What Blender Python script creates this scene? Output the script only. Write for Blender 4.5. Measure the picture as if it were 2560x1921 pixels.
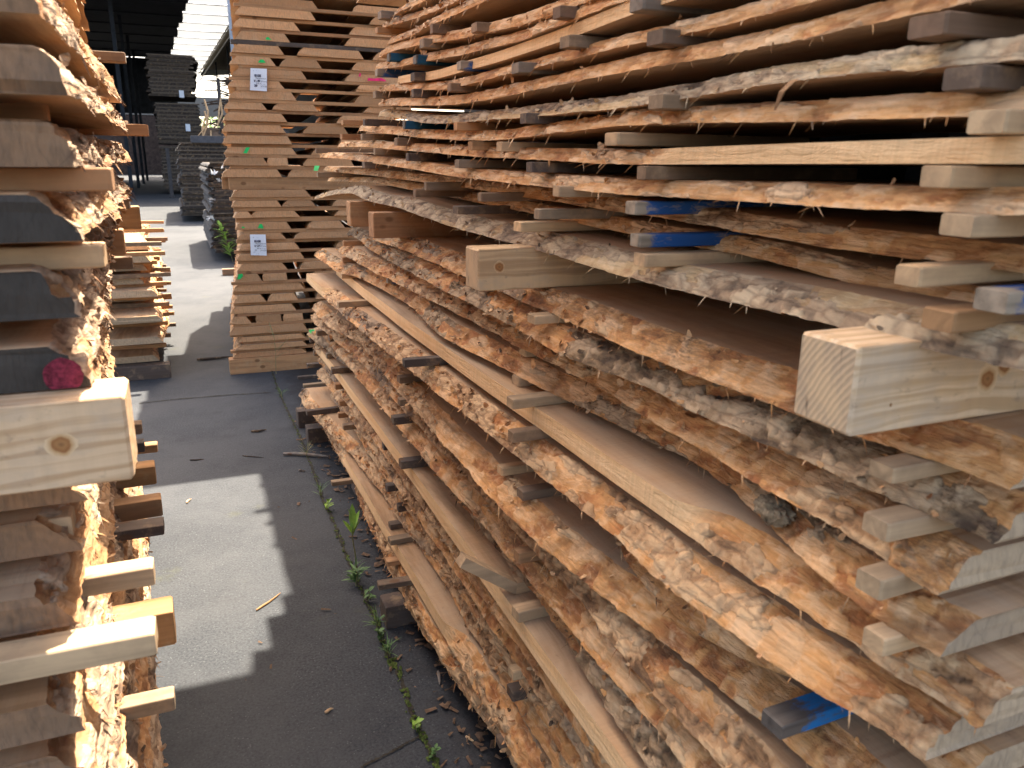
import bpy, math, random
import numpy as np
from mathutils import Matrix, Vector

for o in list(bpy.data.objects):
    bpy.data.objects.remove(o)
SC = bpy.context.scene
COL = SC.collection
random.seed(7)

# ------------------------------------------------------------------ camera
# world: X to the right across the alley, Y along the alley, Z up; eye at 1.5 m
FPX = 790.0
_k = 1024 / 2212.0
_vy = np.array([378 * _k - 512, 384 - 340 * _k, -FPX])
_p0 = _vy.copy()
_vy = _vy / np.linalg.norm(_vy)
_d = np.array([1, -0.0104, 0.0])
_vx = _p0 + (-np.dot(_p0, _vy) / np.dot(_d, _vy)) * _d
_vx = _vx / np.linalg.norm(_vx)
_vz = np.cross(_vx, _vy)
ROT = np.stack([_vx, _vy, _vz], 1)
EYE = np.array([0.0, 0.0, 1.5])
cam = bpy.data.cameras.new('camera')
camo = bpy.data.objects.new('camera', cam)
COL.objects.link(camo)
m = Matrix.Identity(4)
for r in range(3):
    for c in range(3):
        m[r][c] = ROT[c][r]
m.translation = Vector(EYE)
camo.matrix_world = m
cam.lens = FPX / 1024 * 36
cam.sensor_width = 36
cam.clip_start = 0.02
cam.clip_end = 2000
cam.dof.use_dof = True
cam.dof.focus_distance = 2.6
cam.dof.aperture_fstop = 8.0
SC.camera = camo

# ------------------------------------------------------------------ light
SUN_AZ = math.radians(20.0)     # from +Y towards +X
SUN_EL = math.radians(56.3)
W = bpy.data.worlds.new('World')
SC.world = W
W.use_nodes = True
nt = W.node_tree
sky = nt.nodes.new('ShaderNodeTexSky')
sky.sky_type = 'NISHITA'
sky.sun_disc = False
sky.sun_elevation = SUN_EL
sky.sun_rotation = SUN_AZ
sky.air_density = 0.65
sky.dust_density = 4.0
sky.ozone_density = 0.3
wm = nt.nodes.new('ShaderNodeMix'); wm.data_type = 'RGBA'; wm.blend_type = 'MULTIPLY'; wm.inputs[0].default_value = 1.0
wm.inputs[7].default_value = (1.06, 0.98, 0.84, 1)      # hazy, slightly warm sky
nt.links.new(sky.outputs[0], wm.inputs[6])
nt.links.new(wm.outputs[2], nt.nodes['Background'].inputs[0])
nt.nodes['Background'].inputs[1].default_value = 0.15
sl = bpy.data.lights.new('sun', 'SUN')
sl.energy = 4.2
sl.angle = math.radians(0.55)
sl.color = (1.0, 0.90, 0.74)
so = bpy.data.objects.new('sun', sl)
COL.objects.link(so)
sd = Vector((math.sin(SUN_AZ) * math.cos(SUN_EL), math.cos(SUN_AZ) * math.cos(SUN_EL), math.sin(SUN_EL)))
so.rotation_euler = sd.to_track_quat('Z', 'Y').to_euler()
SC.view_settings.view_transform = 'Standard'
SC.view_settings.look = 'None'
SC.view_settings.exposure = 2.45
SC.view_settings.gamma = 1.0
SC.cycles.max_bounces = 10
SC.cycles.diffuse_bounces = 6

# ------------------------------------------------------------------ survey helpers (photo pixel, 2560 wide, to a point on a known plane)
def ray(px, py):
    c = np.array([px * 0.4 - 512, 384 - py * 0.4, -FPX])
    return ROT.T @ c
def onx(px, py, x):
    r = ray(px, py); return EYE + r * (x / r[0])
def onz(px, py, z=0.0):
    r = ray(px, py); return EYE + r * ((z - 1.5) / r[2])
def ony(px, py, y):
    r = ray(px, py); return EYE + r * (y / r[1])
def dep(px, py, d):
    return EYE + ray(px, py) / FPX * d
def zz(off, s, pts):
    return [(off[0] + x / s, off[1] + y / s) for x, y in pts]

# ------------------------------------------------------------------ numpy noise
def _h(ix, iy, seed):
    n = (ix * 374761393 + iy * 668265263 + seed * 974634777) & 0xFFFFFFFF
    n = ((n ^ (n >> 13)) * 1274126177) & 0xFFFFFFFF
    n = n ^ (n >> 16)
    return (n & 0xFFFF) / 65535.0
def vnoise(x, y, seed):
    x = np.asarray(x, float); y = np.asarray(y, float)
    xi = np.floor(x).astype(np.int64); yi = np.floor(y).astype(np.int64)
    fx = x - xi; fy = y - yi
    fx = fx * fx * (3 - 2 * fx); fy = fy * fy * (3 - 2 * fy)
    a = _h(xi, yi, seed); b = _h(xi + 1, yi, seed); c = _h(xi, yi + 1, seed); d = _h(xi + 1, yi + 1, seed)
    return (a * (1 - fx) + b * fx) * (1 - fy) + (c * (1 - fx) + d * fx) * fy
def fbm(x, y, seed, o=3):
    s = 0; a = 0.5; t = 0
    for i in range(o):
        s = s + a * vnoise(x * 2 ** i, y * 2 ** i, seed + 17 * i); t += a; a *= 0.5
    return s / t
def worley(x, y, seed):
    """cell id (0..1), distance to the cell border, offset from the cell centre along x"""
    xi = np.floor(x).astype(np.int64); yi = np.floor(y).astype(np.int64)
    f1 = np.full(x.shape, 9.0); f2 = np.full(x.shape, 9.0); cid = np.zeros(x.shape); ox = np.zeros(x.shape)
    for a in (-1, 0, 1):
        for b in (-1, 0, 1):
            px = xi + a + _h(xi + a, yi + b, seed); py = yi + b + _h(xi + a, yi + b, seed + 91)
            d = np.hypot(x - px, y - py); new = d < f1
            f2 = np.where(new, f1, np.minimum(f2, d)); cid = np.where(new, _h(xi + a, yi + b, seed + 37), cid); ox = np.where(new, x - px, ox); f1 = np.where(new, d, f1)
    return cid, f2 - f1, ox
def sstep(a, b, x):
    t = np.clip((x - a) / (b - a), 0, 1); return t * t * (3 - 2 * t)

# ------------------------------------------------------------------ tagging
USED = {}
def tag(o, label=None, cat=None, group=None, kind=None):
    if label:
        o['label'] = label
        USED[label] = USED.get(label, 0) + 1
    if cat: o['category'] = cat
    if group: o['group'] = group
    if kind: o['kind'] = kind
    return o
ORD = ['zeroth', 'first', 'second', 'third', 'fourth', 'fifth', 'sixth', 'seventh', 'eighth', 'ninth', 'tenth', 'eleventh', 'twelfth',
       'thirteenth', 'fourteenth', 'fifteenth', 'sixteenth', 'seventeenth', 'eighteenth', 'nineteenth', 'twentieth']
def ordw(n):
    if n <= 20: return ORD[n]
    if n < 30: return 'twenty-' + ORD[n - 20]
    if n == 30: return 'thirtieth'
    return 'thirty-' + ORD[n - 30]
def link(name, me, mats, parent=None, loc=None):
    o = bpy.data.objects.new(name, me)
    COL.objects.link(o)
    for mm in (mats if isinstance(mats, (list, tuple)) else [mats]):
        me.materials.append(mm)
    if parent: o.parent = parent
    if loc is not None: o.location = loc
    return o
def mesh_np(name, v, f, mi=None, smooth=False):
    me = bpy.data.meshes.new(name)
    me.from_pydata([tuple(p) for p in v], [], f)
    if mi is not None: me.polygons.foreach_set('material_index', mi)
    if smooth: me.polygons.foreach_set('use_smooth', [True] * len(me.polygons))
    me.update()
    return me
class MB:
    """collects boxes, bars and sheets into one mesh"""
    def __init__(s): s.v = []; s.f = []; s.mi = []
    def add(s, v, f, mi=0):
        n = len(s.v); s.v += [tuple(p) for p in v]; s.f += [tuple(i + n for i in q) for q in f]; s.mi += [mi] * len(f)
    def box(s, a, b, mi=0, ch=0.0):
        x0, y0, z0 = a; x1, y1, z1 = b
        v = [(x0, y0, z0), (x1, y0, z0), (x1, y1, z0), (x0, y1, z0), (x0, y0, z1), (x1, y0, z1), (x1, y1, z1), (x0, y1, z1)]
        s.add(v, [(0, 3, 2, 1), (4, 5, 6, 7), (0, 1, 5, 4), (1, 2, 6, 5), (2, 3, 7, 6), (3, 0, 4, 7)], mi)
    def tube(s, pts, rad, n=6, mi=0):
        pts = [Vector(p) for p in pts]; rings = []
        for i, p in enumerate(pts):
            t = (pts[min(i + 1, len(pts) - 1)] - pts[max(i - 1, 0)]).normalized()
            u = t.orthogonal().normalized(); w = t.cross(u)
            r = rad[i] if isinstance(rad, (list, tuple)) else rad
            rings.append([p + (u * math.cos(2 * math.pi * k / n) + w * math.sin(2 * math.pi * k / n)) * r for k in range(n)])
        v = [q for r in rings for q in r]; f = []
        for i in range(len(pts) - 1):
            for k in range(n):
                f.append((i * n + k, i * n + (k + 1) % n, (i + 1) * n + (k + 1) % n, (i + 1) * n + k))
        f.append(tuple(range(n - 1, -1, -1))); f.append(tuple((len(pts) - 1) * n + k for k in range(n)))
        s.add(v, f, mi)
    def build(s, name, mats, parent=None, loc=None, smooth=False):
        v = s.v
        if loc is not None: v = [(p[0] - loc[0], p[1] - loc[1], p[2] - loc[2]) for p in v]
        me = mesh_np(name, v, s.f, s.mi, smooth)
        return link(name, me, mats, parent, loc)

# ------------------------------------------------------------------ materials
class NT:
    def __init__(s, name):
        s.m = bpy.data.materials.new(name); s.m.use_nodes = True
        s.t = s.m.node_tree; s.b = s.t.nodes['Principled BSDF']
    def n(s, typ, inp=None, **kw):
        nd = s.t.nodes.new(typ)
        for k, v in kw.items(): setattr(nd, k, v)
        for k, v in (inp or {}).items(): s.put(nd.inputs[k], v)
        return nd
    def put(s, sock, v):
        if isinstance(v, bpy.types.NodeSocket): s.t.links.new(v, sock)
        elif isinstance(v, bpy.types.Node): s.t.links.new(v.outputs[0], sock)
        else: sock.default_value = v
    def coord(s, scale, rnd=True, rot=None):
        tc = s.n('ShaderNodeTexCoord')
        src = tc.outputs['Object']
        if rnd:
            oi = s.n('ShaderNodeObjectInfo')
            mu = s.n('ShaderNodeVectorMath', {0: s.comb(oi.outputs['Random'], oi.outputs['Random'], oi.outputs['Random']), 1: (37.1, 91.7, 53.3)}, operation='MULTIPLY')
            src = s.n('ShaderNodeVectorMath', {0: src, 1: mu.outputs[0]}).outputs[0]
        mp = s.n('ShaderNodeMapping', {'Vector': src, 'Scale': scale})
        if rot: mp.inputs['Rotation'].default_value = rot
        return mp.outputs[0]
    def comb(s, x, y, z):
        return s.n('ShaderNodeCombineXYZ', {0: x, 1: y, 2: z}).outputs[0]
    def noise(s, vec, scale=1.0, det=4.0, rough=0.55, dist=0.0):
        return s.n('ShaderNodeTexNoise', {'Vector': vec, 'Scale': scale, 'Detail': det, 'Roughness': rough, 'Distortion': dist}).outputs['Fac']
    def ramp(s, fac, stops, interp='LINEAR'):
        r = s.n('ShaderNodeValToRGB', {0: fac}); cr = r.color_ramp; cr.interpolation = interp
        while len(cr.elements) < len(stops): cr.elements.new(0.5)
        for e, (p, c) in zip(cr.elements, stops):
            e.position = p; e.color = (c[0], c[1], c[2], 1) if hasattr(c, '__len__') else (c, c, c, 1)
        return r.outputs[0]
    def mix(s, f, a, b, mode='MIX'):
        nd = s.n('ShaderNodeMix', data_type='RGBA', blend_type=mode)
        s.put(nd.inputs[0], f)
        for i, v in ((6, a), (7, b)):
            if isinstance(v, (tuple, list)) and len(v) == 3: v = (*v, 1)
            s.put(nd.inputs[i], v)
        return nd.outputs[2]
    def math(s, op, a, b=0.0, c=0.0):
        nd = s.n('ShaderNodeMath', operation=op)
        s.put(nd.inputs[0], a); s.put(nd.inputs[1], b); s.put(nd.inputs[2], c)
        return nd.outputs[0]
    def attr(s, name):
        return s.n('ShaderNodeAttribute', attribute_name=name).outputs['Fac']
    def rand(s):
        return s.n('ShaderNodeObjectInfo').outputs['Random']
    def done(s, col, rough=0.8, bump=None, bs=0.3, bd=0.01, spec=0.25):
        if isinstance(col, tuple) and len(col) == 3: col = (*col, 1)
        s.put(s.b.inputs['Base Color'], col)
        s.put(s.b.inputs['Roughness'], rough)
        s.b.inputs['Specular IOR Level'].default_value = spec
        if bump is not None:
            bn = s.n('ShaderNodeBump', {'Strength': bs, 'Distance': bd, 'Height': bump})
            s.t.links.new(bn.outputs[0], s.b.inputs['Normal'])
        return s.m

def m_sawn(name, cols, grey, dustc=(0.42, 0.34, 0.28)):
    t = NT(name)
    g = t.noise(t.coord((26, 1.3, 26)), 1, 5, 0.6, 0.3)
    c = t.ramp(g, [(0.25, cols[0]), (0.5, cols[1]), (0.75, cols[2])])
    saw = t.noise(t.coord((2.0, 170, 2.0)), 1, 2, 0.5)
    c = t.mix(t.ramp(saw, [(0.35, 0.0), (0.65, 0.22)]), c, tuple(x * 0.6 for x in cols[0]))
    d = t.noise(t.coord((5, 2.2, 5)), 1, 6, 0.65)
    c = t.mix(t.ramp(d, [(0.32, 0.0), (0.62, grey)]), c, dustc)
    lg = t.noise(t.coord((9, 0.9, 9)), 1, 5, 0.7, 0.8)
    c = t.mix(t.ramp(lg, [(0.5, 0.0), (0.66, 0.45)]), c, tuple(x * 0.5 for x in cols[0]))
    sp = t.noise(t.coord((90, 60, 90)), 1, 3, 0.7)
    c = t.mix(t.ramp(sp, [(0.62, 0.0), (0.8, 0.45)]), c, (0.12, 0.08, 0.06))
    fine = t.noise(t.coord((220, 12, 220)), 1, 3)
    h = t.math('ADD', t.math('MULTIPLY', saw, 0.6), fine)
    return t.done(c, 0.85, h, 0.35, 0.002)

def m_edge(name, bast, barkc, mold=0.5):
    """waney edge: bared bast wood, plates of bark and sawn stretches, told apart by attributes of the mesh"""
    t = NT(name)
    v = t.coord((6, 3.6, 9))
    n1 = t.noise(v, 1.6, 6, 0.62, 0.8)
    ch = t.attr('chip')
    n1 = t.math('ADD', t.math('MULTIPLY', n1, 0.62), t.math('MULTIPLY', ch, 0.42))
    c = t.ramp(n1, [(0.25, bast[3]), (0.38, bast[2]), (0.51, bast[1]), (0.68, bast[0])])
    fib = t.noise(t.coord((70, 6, 120)), 1, 4, 0.6, 0.6)
    c = t.mix(t.ramp(fib, [(0.4, 0.0), (0.62, 0.55)]), c, tuple(x * 0.55 for x in bast[1]))
    fib2 = t.noise(t.coord((30, 14, 50)), 1, 5, 0.7, 1.5)
    c = t.mix(t.ramp(fib2, [(0.5, 0.0), (0.68, 0.6)]), c, bast[0])
    # mould specks in patches
    pm = t.noise(t.coord((3.0, 1.4, 6)), 1, 3)
    sp = t.noise(t.coord((120, 45, 200)), 1, 6, 0.8, 0.6)
    f = t.math('MULTIPLY', t.ramp(pm, [(0.48, 0.0), (0.66, 1.0)]), t.ramp(sp, [(0.42, 0.0), (0.66, mold)]))
    c = t.mix(f, c, (0.045, 0.036, 0.032))
    dp = t.noise(t.coord((4.5, 2.2, 11)), 1, 6, 0.7, 0.5)
    c = t.mix(t.ramp(dp, [(0.54, 0.0), (0.66, 0.75 * mold)]), c, t.mix(fib2, (0.05, 0.035, 0.025), (0.26, 0.135, 0.065)))
    # bark plates
    bn = t.noise(t.coord((14, 9, 24)), 1.5, 6, 0.68, 1.0)
    bn = t.math('ADD', t.math('MULTIPLY', bn, 0.6), t.math('MULTIPLY', ch, 0.42))
    bc = t.ramp(bn, [(0.3, barkc[2]), (0.45, barkc[1]), (0.6, barkc[0]), (0.78, tuple(min(1, x * 1.15) for x in barkc[0]))])
    vo = t.n('ShaderNodeTexVoronoi', {'Vector': t.mix(0.26, t.coord((34, 17, 70)), t.noise(t.coord((34, 16, 60)), 1, 5)), 'Scale': 1.0}, feature='DISTANCE_TO_EDGE').outputs[0]
    bc = t.mix(t.ramp(vo, [(0.0, 0.42), (0.1, 0.0)]), bc, (0.09, 0.05, 0.035))
    gp = t.noise(t.coord((2.5, 1.2, 4)), 1, 3)
    bc = t.mix(t.ramp(gp, [(0.57, 0.0), (0.66, 0.75)]), bc, t.ramp(bn, [(0.35, (0.07, 0.055, 0.043)), (0.65, (0.32, 0.225, 0.15))]))
    ba = t.attr('bark')
    bm = t.ramp(t.math('ADD', ba, t.math('MULTIPLY', t.math('SUBTRACT', fib2, 0.5), 0.7)), [(0.42, 0.0), (0.52, 1.0)])
    c = t.mix(bm, c, bc)
    # sawn stretches
    saw = t.noise(t.coord((2, 210, 2)), 1, 2, 0.5)
    gr = t.noise(t.coord((20, 1.5, 60)), 1, 4)
    sc = t.ramp(gr, [(0.3, (0.78, 0.47, 0.22)), (0.6, (0.88, 0.58, 0.31))])
    sc = t.mix(t.ramp(saw, [(0.35, 0.0), (0.65, 0.2)]), sc, (0.4, 0.23, 0.1))
    c = t.mix(t.attr('sawn'), c, sc)
    h = t.math('ADD', t.math('MULTIPLY', fib, 0.8), t.math('ADD', fib2, t.math('MULTIPLY', t.math('MULTIPLY', vo, bm), 1.5)))
    return t.done(c, 0.85, h, 1.0, 0.006)

def m_end(name, c0, c1, c2, ax=(1, 1, 1)):
    t = NT(name)
    v = t.coord((12, 12, 12))
    ds = t.noise(v, 0.4, 3)
    vv = t.n('ShaderNodeVectorMath', {0: v, 1: t.comb(ds, 0.0, ds)}).outputs[0]
    w = t.n('ShaderNodeTexWave', {'Vector': vv, 'Scale': 1.6, 'Distortion': 2.0, 'Detail': 2.0}, wave_type='RINGS', rings_direction='Y').outputs['Fac']
    c = t.mix(t.ramp(w, [(0.3, 0.0), (0.8, 0.35)]), c0, c1)
    d = t.noise(t.coord((9, 9, 9)), 1, 5, 0.65)
    c = t.mix(t.ramp(d, [(0.4, 0.0), (0.62, 0.85)]), c, c2)
    c = t.mix(t.ramp(t.rand(), [(0.0, 0.15), (1.0, 0.8)]), c, t.mix(t.math('FRACT', t.math('MULTIPLY', t.rand(), 7.3)), tuple(x * 0.62 for x in c0), tuple(min(1, x * 1.3) for x in c0)))
    s = t.noise(t.coord((150, 20, 40), rot=(0, 0.6, 0)), 1, 3)
    c = t.mix(t.ramp(s, [(0.45, 0.0), (0.7, 0.4)]), c, tuple(x * 0.5 for x in c2))
    ck = t.n('ShaderNodeTexVoronoi', {'Vector': t.coord((22, 5, 9), rot=(0, 0.9, 0)), 'Scale': 1.0}, feature='DISTANCE_TO_EDGE').outputs[0]
    c = t.mix(t.math('MULTIPLY', t.ramp(ck, [(0.0, 0.3), (0.014, 0.0)]), t.ramp(d, [(0.45, 0.0), (0.6, 1.0)])), c, tuple(x * 0.3 for x in c2))
    return t.done(c, 0.9, t.math('ADD', s, t.math('ADD', d, t.math('MINIMUM', t.math('MULTIPLY', ck, 5.0), 0.05))), 0.9, 0.004)

def m_stick(name, cols, dirt=0.5, grainax=0):
    t = NT(name)
    sc = [40, 40, 40]; sc[grainax] = 2.0
    g = t.noise(t.coord(tuple(sc)), 1, 5, 0.6, 0.5)
    r = t.rand()
    base = t.ramp(r, [(i / (len(cols) - 1), c) for i, c in enumerate(cols)])
    c = t.mix(t.ramp(g, [(0.38, 0.0), (0.62, 0.75)]), base, t.mix(0.5, base, (0.05, 0.03, 0.02)))
    d = t.noise(t.coord((9, 9, 9)), 1, 5, 0.7)
    c = t.mix(t.ramp(d, [(0.45, 0.0), (0.7, dirt)]), c, (0.10, 0.07, 0.05))
    d2 = t.noise(t.coord((16, 16, 16)), 1, 5, 0.7)
    c = t.mix(t.ramp(d2, [(0.52, 0.0), (0.72, 0.45)]), c, (0.47, 0.315, 0.175))
    kn = t.n('ShaderNodeTexVoronoi', {'Vector': t.coord((7, 11, 11)), 'Scale': 1.0}).outputs['Distance']
    c = t.mix(t.ramp(kn, [(0.1, 0.7), (0.16, 0.0)]), c, (0.13, 0.06, 0.025))
    return t.done(c, 0.8, g, 0.35, 0.002)

def m_paint(name, paint, wood, x0, dx, chipf=0.62):
    """weathered stick brushed with paint from x0 metres behind its free end"""
    t = NT(name)
    g = t.noise(t.coord((2.5, 40, 40)), 1, 5, 0.6)
    w = t.mix(t.ramp(g, [(0.38, 0.0), (0.62, 0.75)]), wood, tuple(x * 0.35 for x in wood))
    ox = t.n('ShaderNodeSeparateXYZ', {0: t.n('ShaderNodeTexCoord').outputs['Object']})
    p = t.noise(t.coord((30, 50, 50)), 1, 5, 0.7)
    e = t.math('ADD', t.math('DIVIDE', t.math('SUBTRACT', ox.outputs[0], x0), dx), t.math('MULTIPLY', t.math('SUBTRACT', p, 0.5), 2.2))
    e = t.math('ADD', e, t.math('MULTIPLY', ox.outputs[2], -14.0))
    m1 = t.ramp(e, [(0.0, 0.0), (0.35, 1.0)])
    p2 = t.noise(t.coord((14, 60, 60)), 1, 6, 0.75)
    m = t.math('MULTIPLY', m1, t.ramp(p2, [(chipf - 0.04, 1.0), (chipf + 0.05, 0.15)]))
    pc = t.mix(t.ramp(g, [(0.3, 0.0), (0.7, 0.55)]), paint, tuple(x * 0.55 for x in paint))
    return t.done(t.mix(m, w, pc), 0.65, g, 0.3, 0.002)

def m_plain(name, c, rough=0.7, var=0.25, sc=12.0):
    t = NT(name)
    n = t.noise(t.coord((sc, sc, sc)), 1, 5, 0.65)
    return t.done(t.mix(t.ramp(n, [(0.3, 0.0), (0.7, 1.0)]), tuple(x * (1 - var) for x in c), tuple(min(1, x * (1 + var)) for x in c)), rough, n, 0.3, 0.003)

BAST = [(0.80, 0.50, 0.27), (0.68, 0.335, 0.12), (0.41, 0.155, 0.055), (0.14, 0.056, 0.026)]
M = {}
M['sawn'] = m_sawn('sawn_wood', [(0.36, 0.175, 0.072), (0.50, 0.28, 0.13), (0.62, 0.38, 0.19)], 0.75, (0.49, 0.36, 0.24))
M['edge'] = m_edge('waney_edge', BAST, [(0.62, 0.40, 0.215), (0.43, 0.24, 0.115), (0.13, 0.07, 0.035)], 0.8)
M['edge_far'] = m_edge('waney_edge_fresh', [(0.80, 0.515, 0.29), (0.71, 0.37, 0.145), (0.48, 0.20, 0.072), (0.2, 0.08, 0.034)], [(0.70, 0.46, 0.26), (0.54, 0.31, 0.155), (0.22, 0.11, 0.052)], 0.4)
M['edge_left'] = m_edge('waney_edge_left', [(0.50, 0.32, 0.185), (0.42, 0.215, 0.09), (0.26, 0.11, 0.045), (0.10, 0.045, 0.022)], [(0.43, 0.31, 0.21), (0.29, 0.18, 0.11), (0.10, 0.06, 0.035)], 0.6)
M['edge_mossy'] = m_edge('waney_edge_mossy', BAST, [(0.46, 0.315, 0.185), (0.27, 0.17, 0.09), (0.085, 0.055, 0.034)], 0.9)
M['edge_pale'] = m_edge('waney_edge_weathered', [(0.72, 0.54, 0.33), (0.60, 0.40, 0.2), (0.44, 0.25, 0.12), (0.15, 0.1, 0.065)], [(0.54, 0.40, 0.25), (0.37, 0.25, 0.15), (0.12, 0.085, 0.058)], 0.8)
M['end'] = m_end('weathered_end_grain', (0.50, 0.36, 0.225), (0.31, 0.215, 0.13), (0.34, 0.26, 0.185))
M['end_fresh'] = m_end('fresh_end_grain', (0.56, 0.30, 0.145), (0.42, 0.21, 0.10), (0.52, 0.32, 0.18))
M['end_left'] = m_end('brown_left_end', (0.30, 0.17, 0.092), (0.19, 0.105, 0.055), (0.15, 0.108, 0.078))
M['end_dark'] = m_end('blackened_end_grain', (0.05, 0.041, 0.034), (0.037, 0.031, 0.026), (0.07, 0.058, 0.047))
M['stick'] = m_stick('brown_stick', [(0.20, 0.12, 0.075), (0.30, 0.19, 0.11), (0.14, 0.10, 0.075), (0.36, 0.25, 0.15), (0.24, 0.20, 0.16)])
M['stick_pale'] = m_stick('pale_stick', [(0.68, 0.44, 0.235), (0.50, 0.34, 0.2), (0.72, 0.49, 0.27)], 0.35)
M['stick_dark'] = m_stick('dark_stick', [(0.085, 0.062, 0.05), (0.12, 0.09, 0.075), (0.07, 0.06, 0.055)], 0.4)
M['stick_orange'] = m_stick('orange_stick', [(0.42, 0.21, 0.08), (0.46, 0.26, 0.11), (0.36, 0.19, 0.09)], 0.15)
M['stick_fresh'] = m_stick('fresh_stick', [(0.46, 0.235, 0.105), (0.54, 0.29, 0.135), (0.38, 0.185, 0.085)], 0.2)
M['blue'] = m_paint('blue_paint_on_stick', (0.018, 0.085, 0.27), (0.36, 0.28, 0.2), 0.012, 0.03, 0.56)
M['teal'] = m_paint('teal_paint_on_stick', (0.012, 0.085, 0.16), (0.16, 0.13, 0.1), 0.0, 0.01)
M['bluebright'] = m_paint('bright_blue_paint', (0.016, 0.17, 0.46), (0.12, 0.10, 0.085), 0.035, 0.04, 0.58)
def m_beam(name, c0, c1, grey):
    t = NT(name)
    ds = t.noise(t.coord((3, 9, 9)), 1, 3)
    v = t.coord((1.2, 1, 1)); vv = t.n('ShaderNodeVectorMath', {0: v, 1: t.comb(0.0, 0.0, t.math('MULTIPLY', ds, 0.05))}).outputs[0]
    gw = t.n('ShaderNodeTexNoise', {'Vector': t.n('ShaderNodeMapping', {'Vector': vv, 'Scale': (1.5, 70, 110)}).outputs[0], 'Scale': 1.0, 'Detail': 3.0}).outputs[0]
    c = t.mix(t.ramp(gw, [(0.42, 0.0), (0.58, 1.0)]), c0, c1)
    fi = t.noise(t.coord((60, 5, 5)), 1, 3)
    c = t.mix(t.ramp(fi, [(0.4, 0.0), (0.7, 0.15)]), c, (0.3, 0.2, 0.12))
    d = t.noise(t.coord((6, 12, 12)), 1, 6, 0.68)
    c = t.mix(t.ramp(d, [(0.5, 0.0), (0.68, 0.55)]), c, grey)
    st = t.noise(t.coord((40, 60, 60)), 1, 4, 0.7)
    c = t.mix(t.ramp(st, [(0.6, 0.0), (0.75, 0.5)]), c, (0.16, 0.11, 0.08))
    return t.done(c, 0.75, t.math('ADD', gw, fi), 0.4, 0.002)
def m_knot(name):
    t = NT(name)
    oc = t.n('ShaderNodeTexCoord').outputs['Object']
    nz = t.noise(t.n('ShaderNodeMapping', {'Vector': oc, 'Scale': (90, 90, 90)}).outputs[0], 1, 4)
    r = t.n('ShaderNodeVectorMath', {0: oc}, operation='LENGTH').outputs['Value']
    rr = t.math('ADD', t.math('MULTIPLY', r, 60.0), t.math('MULTIPLY', t.math('SUBTRACT', nz, 0.5), 0.5))
    c = t.ramp(rr, [(0.0, (0.2, 0.09, 0.035)), (0.25, (0.36, 0.17, 0.06)), (0.5, (0.28, 0.115, 0.04)), (0.62, (0.5, 0.29, 0.13)), (0.9, (0.66, 0.46, 0.27))])
    return t.done(c, 0.7, nz, 0.3, 0.001)
def m_endx(name, c0, c1, c2):
    t = NT(name)
    oc = t.n('ShaderNodeTexCoord').outputs['Object']
    q = t.n('ShaderNodeVectorMath', {0: oc, 1: (0.0, 0.16, 0.10)}, operation='ADD').outputs[0]
    nz = t.noise(t.n('ShaderNodeMapping', {'Vector': oc, 'Scale': (1, 20, 20)}).outputs[0], 1, 4)
    r = t.n('ShaderNodeVectorMath', {0: t.n('ShaderNodeVectorMath', {0: q, 1: (0.0, 1.0, 1.0)}, operation='MULTIPLY').outputs[0]}, operation='LENGTH').outputs['Value']
    w = t.math('SINE', t.math('ADD', t.math('MULTIPLY', r, 900.0), t.math('MULTIPLY', nz, 9.0)))
    c = t.mix(t.ramp(w, [(0.2, 0.0), (1.0, 0.6)]), c0, c1)
    d = t.noise(t.n('ShaderNodeMapping', {'Vector': oc, 'Scale': (1, 30, 16)}).outputs[0], 1, 5, 0.65)
    c = t.mix(t.ramp(d, [(0.42, 0.0), (0.6, 0.8)]), c, c2)
    ck = t.noise(t.n('ShaderNodeMapping', {'Vector': oc, 'Scale': (1, 60, 9), 'Rotation': (0.8, 0, 0)}).outputs[0], 1, 2)
    c = t.mix(t.ramp(ck, [(0.28, 0.7), (0.33, 0.0)]), c, (0.12, 0.08, 0.05))
    return t.done(c, 0.85, t.math('ADD', w, d), 0.3, 0.001)
M['end_beam'] = m_endx('beam_end_grain', (0.50, 0.36, 0.23), (0.36, 0.25, 0.155), (0.62, 0.43, 0.25))
M['beam'] = m_beam('pale_beam', (0.76, 0.54, 0.33), (0.56, 0.36, 0.19), (0.46, 0.37, 0.28))
M['beam3'] = m_beam('warm_beam', (0.66, 0.45, 0.27), (0.5, 0.31, 0.165), (0.42, 0.33, 0.25))
M['beam2'] = m_beam('tan_beam', (0.62, 0.42, 0.23), (0.44, 0.28, 0.145), (0.36, 0.3, 0.24))
M['bolster'] = m_stick('bolster_wood', [(0.72, 0.54, 0.37), (0.56, 0.39, 0.24), (0.66, 0.48, 0.31)], 0.12)
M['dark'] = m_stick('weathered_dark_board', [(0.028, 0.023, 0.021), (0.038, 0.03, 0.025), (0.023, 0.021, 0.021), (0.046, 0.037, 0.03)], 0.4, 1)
M['darkedge'] = m_plain('weathered_grey_bark', (0.06, 0.057, 0.057), 0.9, 0.6, 20)
M['darkstick'] = m_plain('weathered_thin_stick', (0.11, 0.085, 0.064), 0.9, 0.4, 20)

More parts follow.
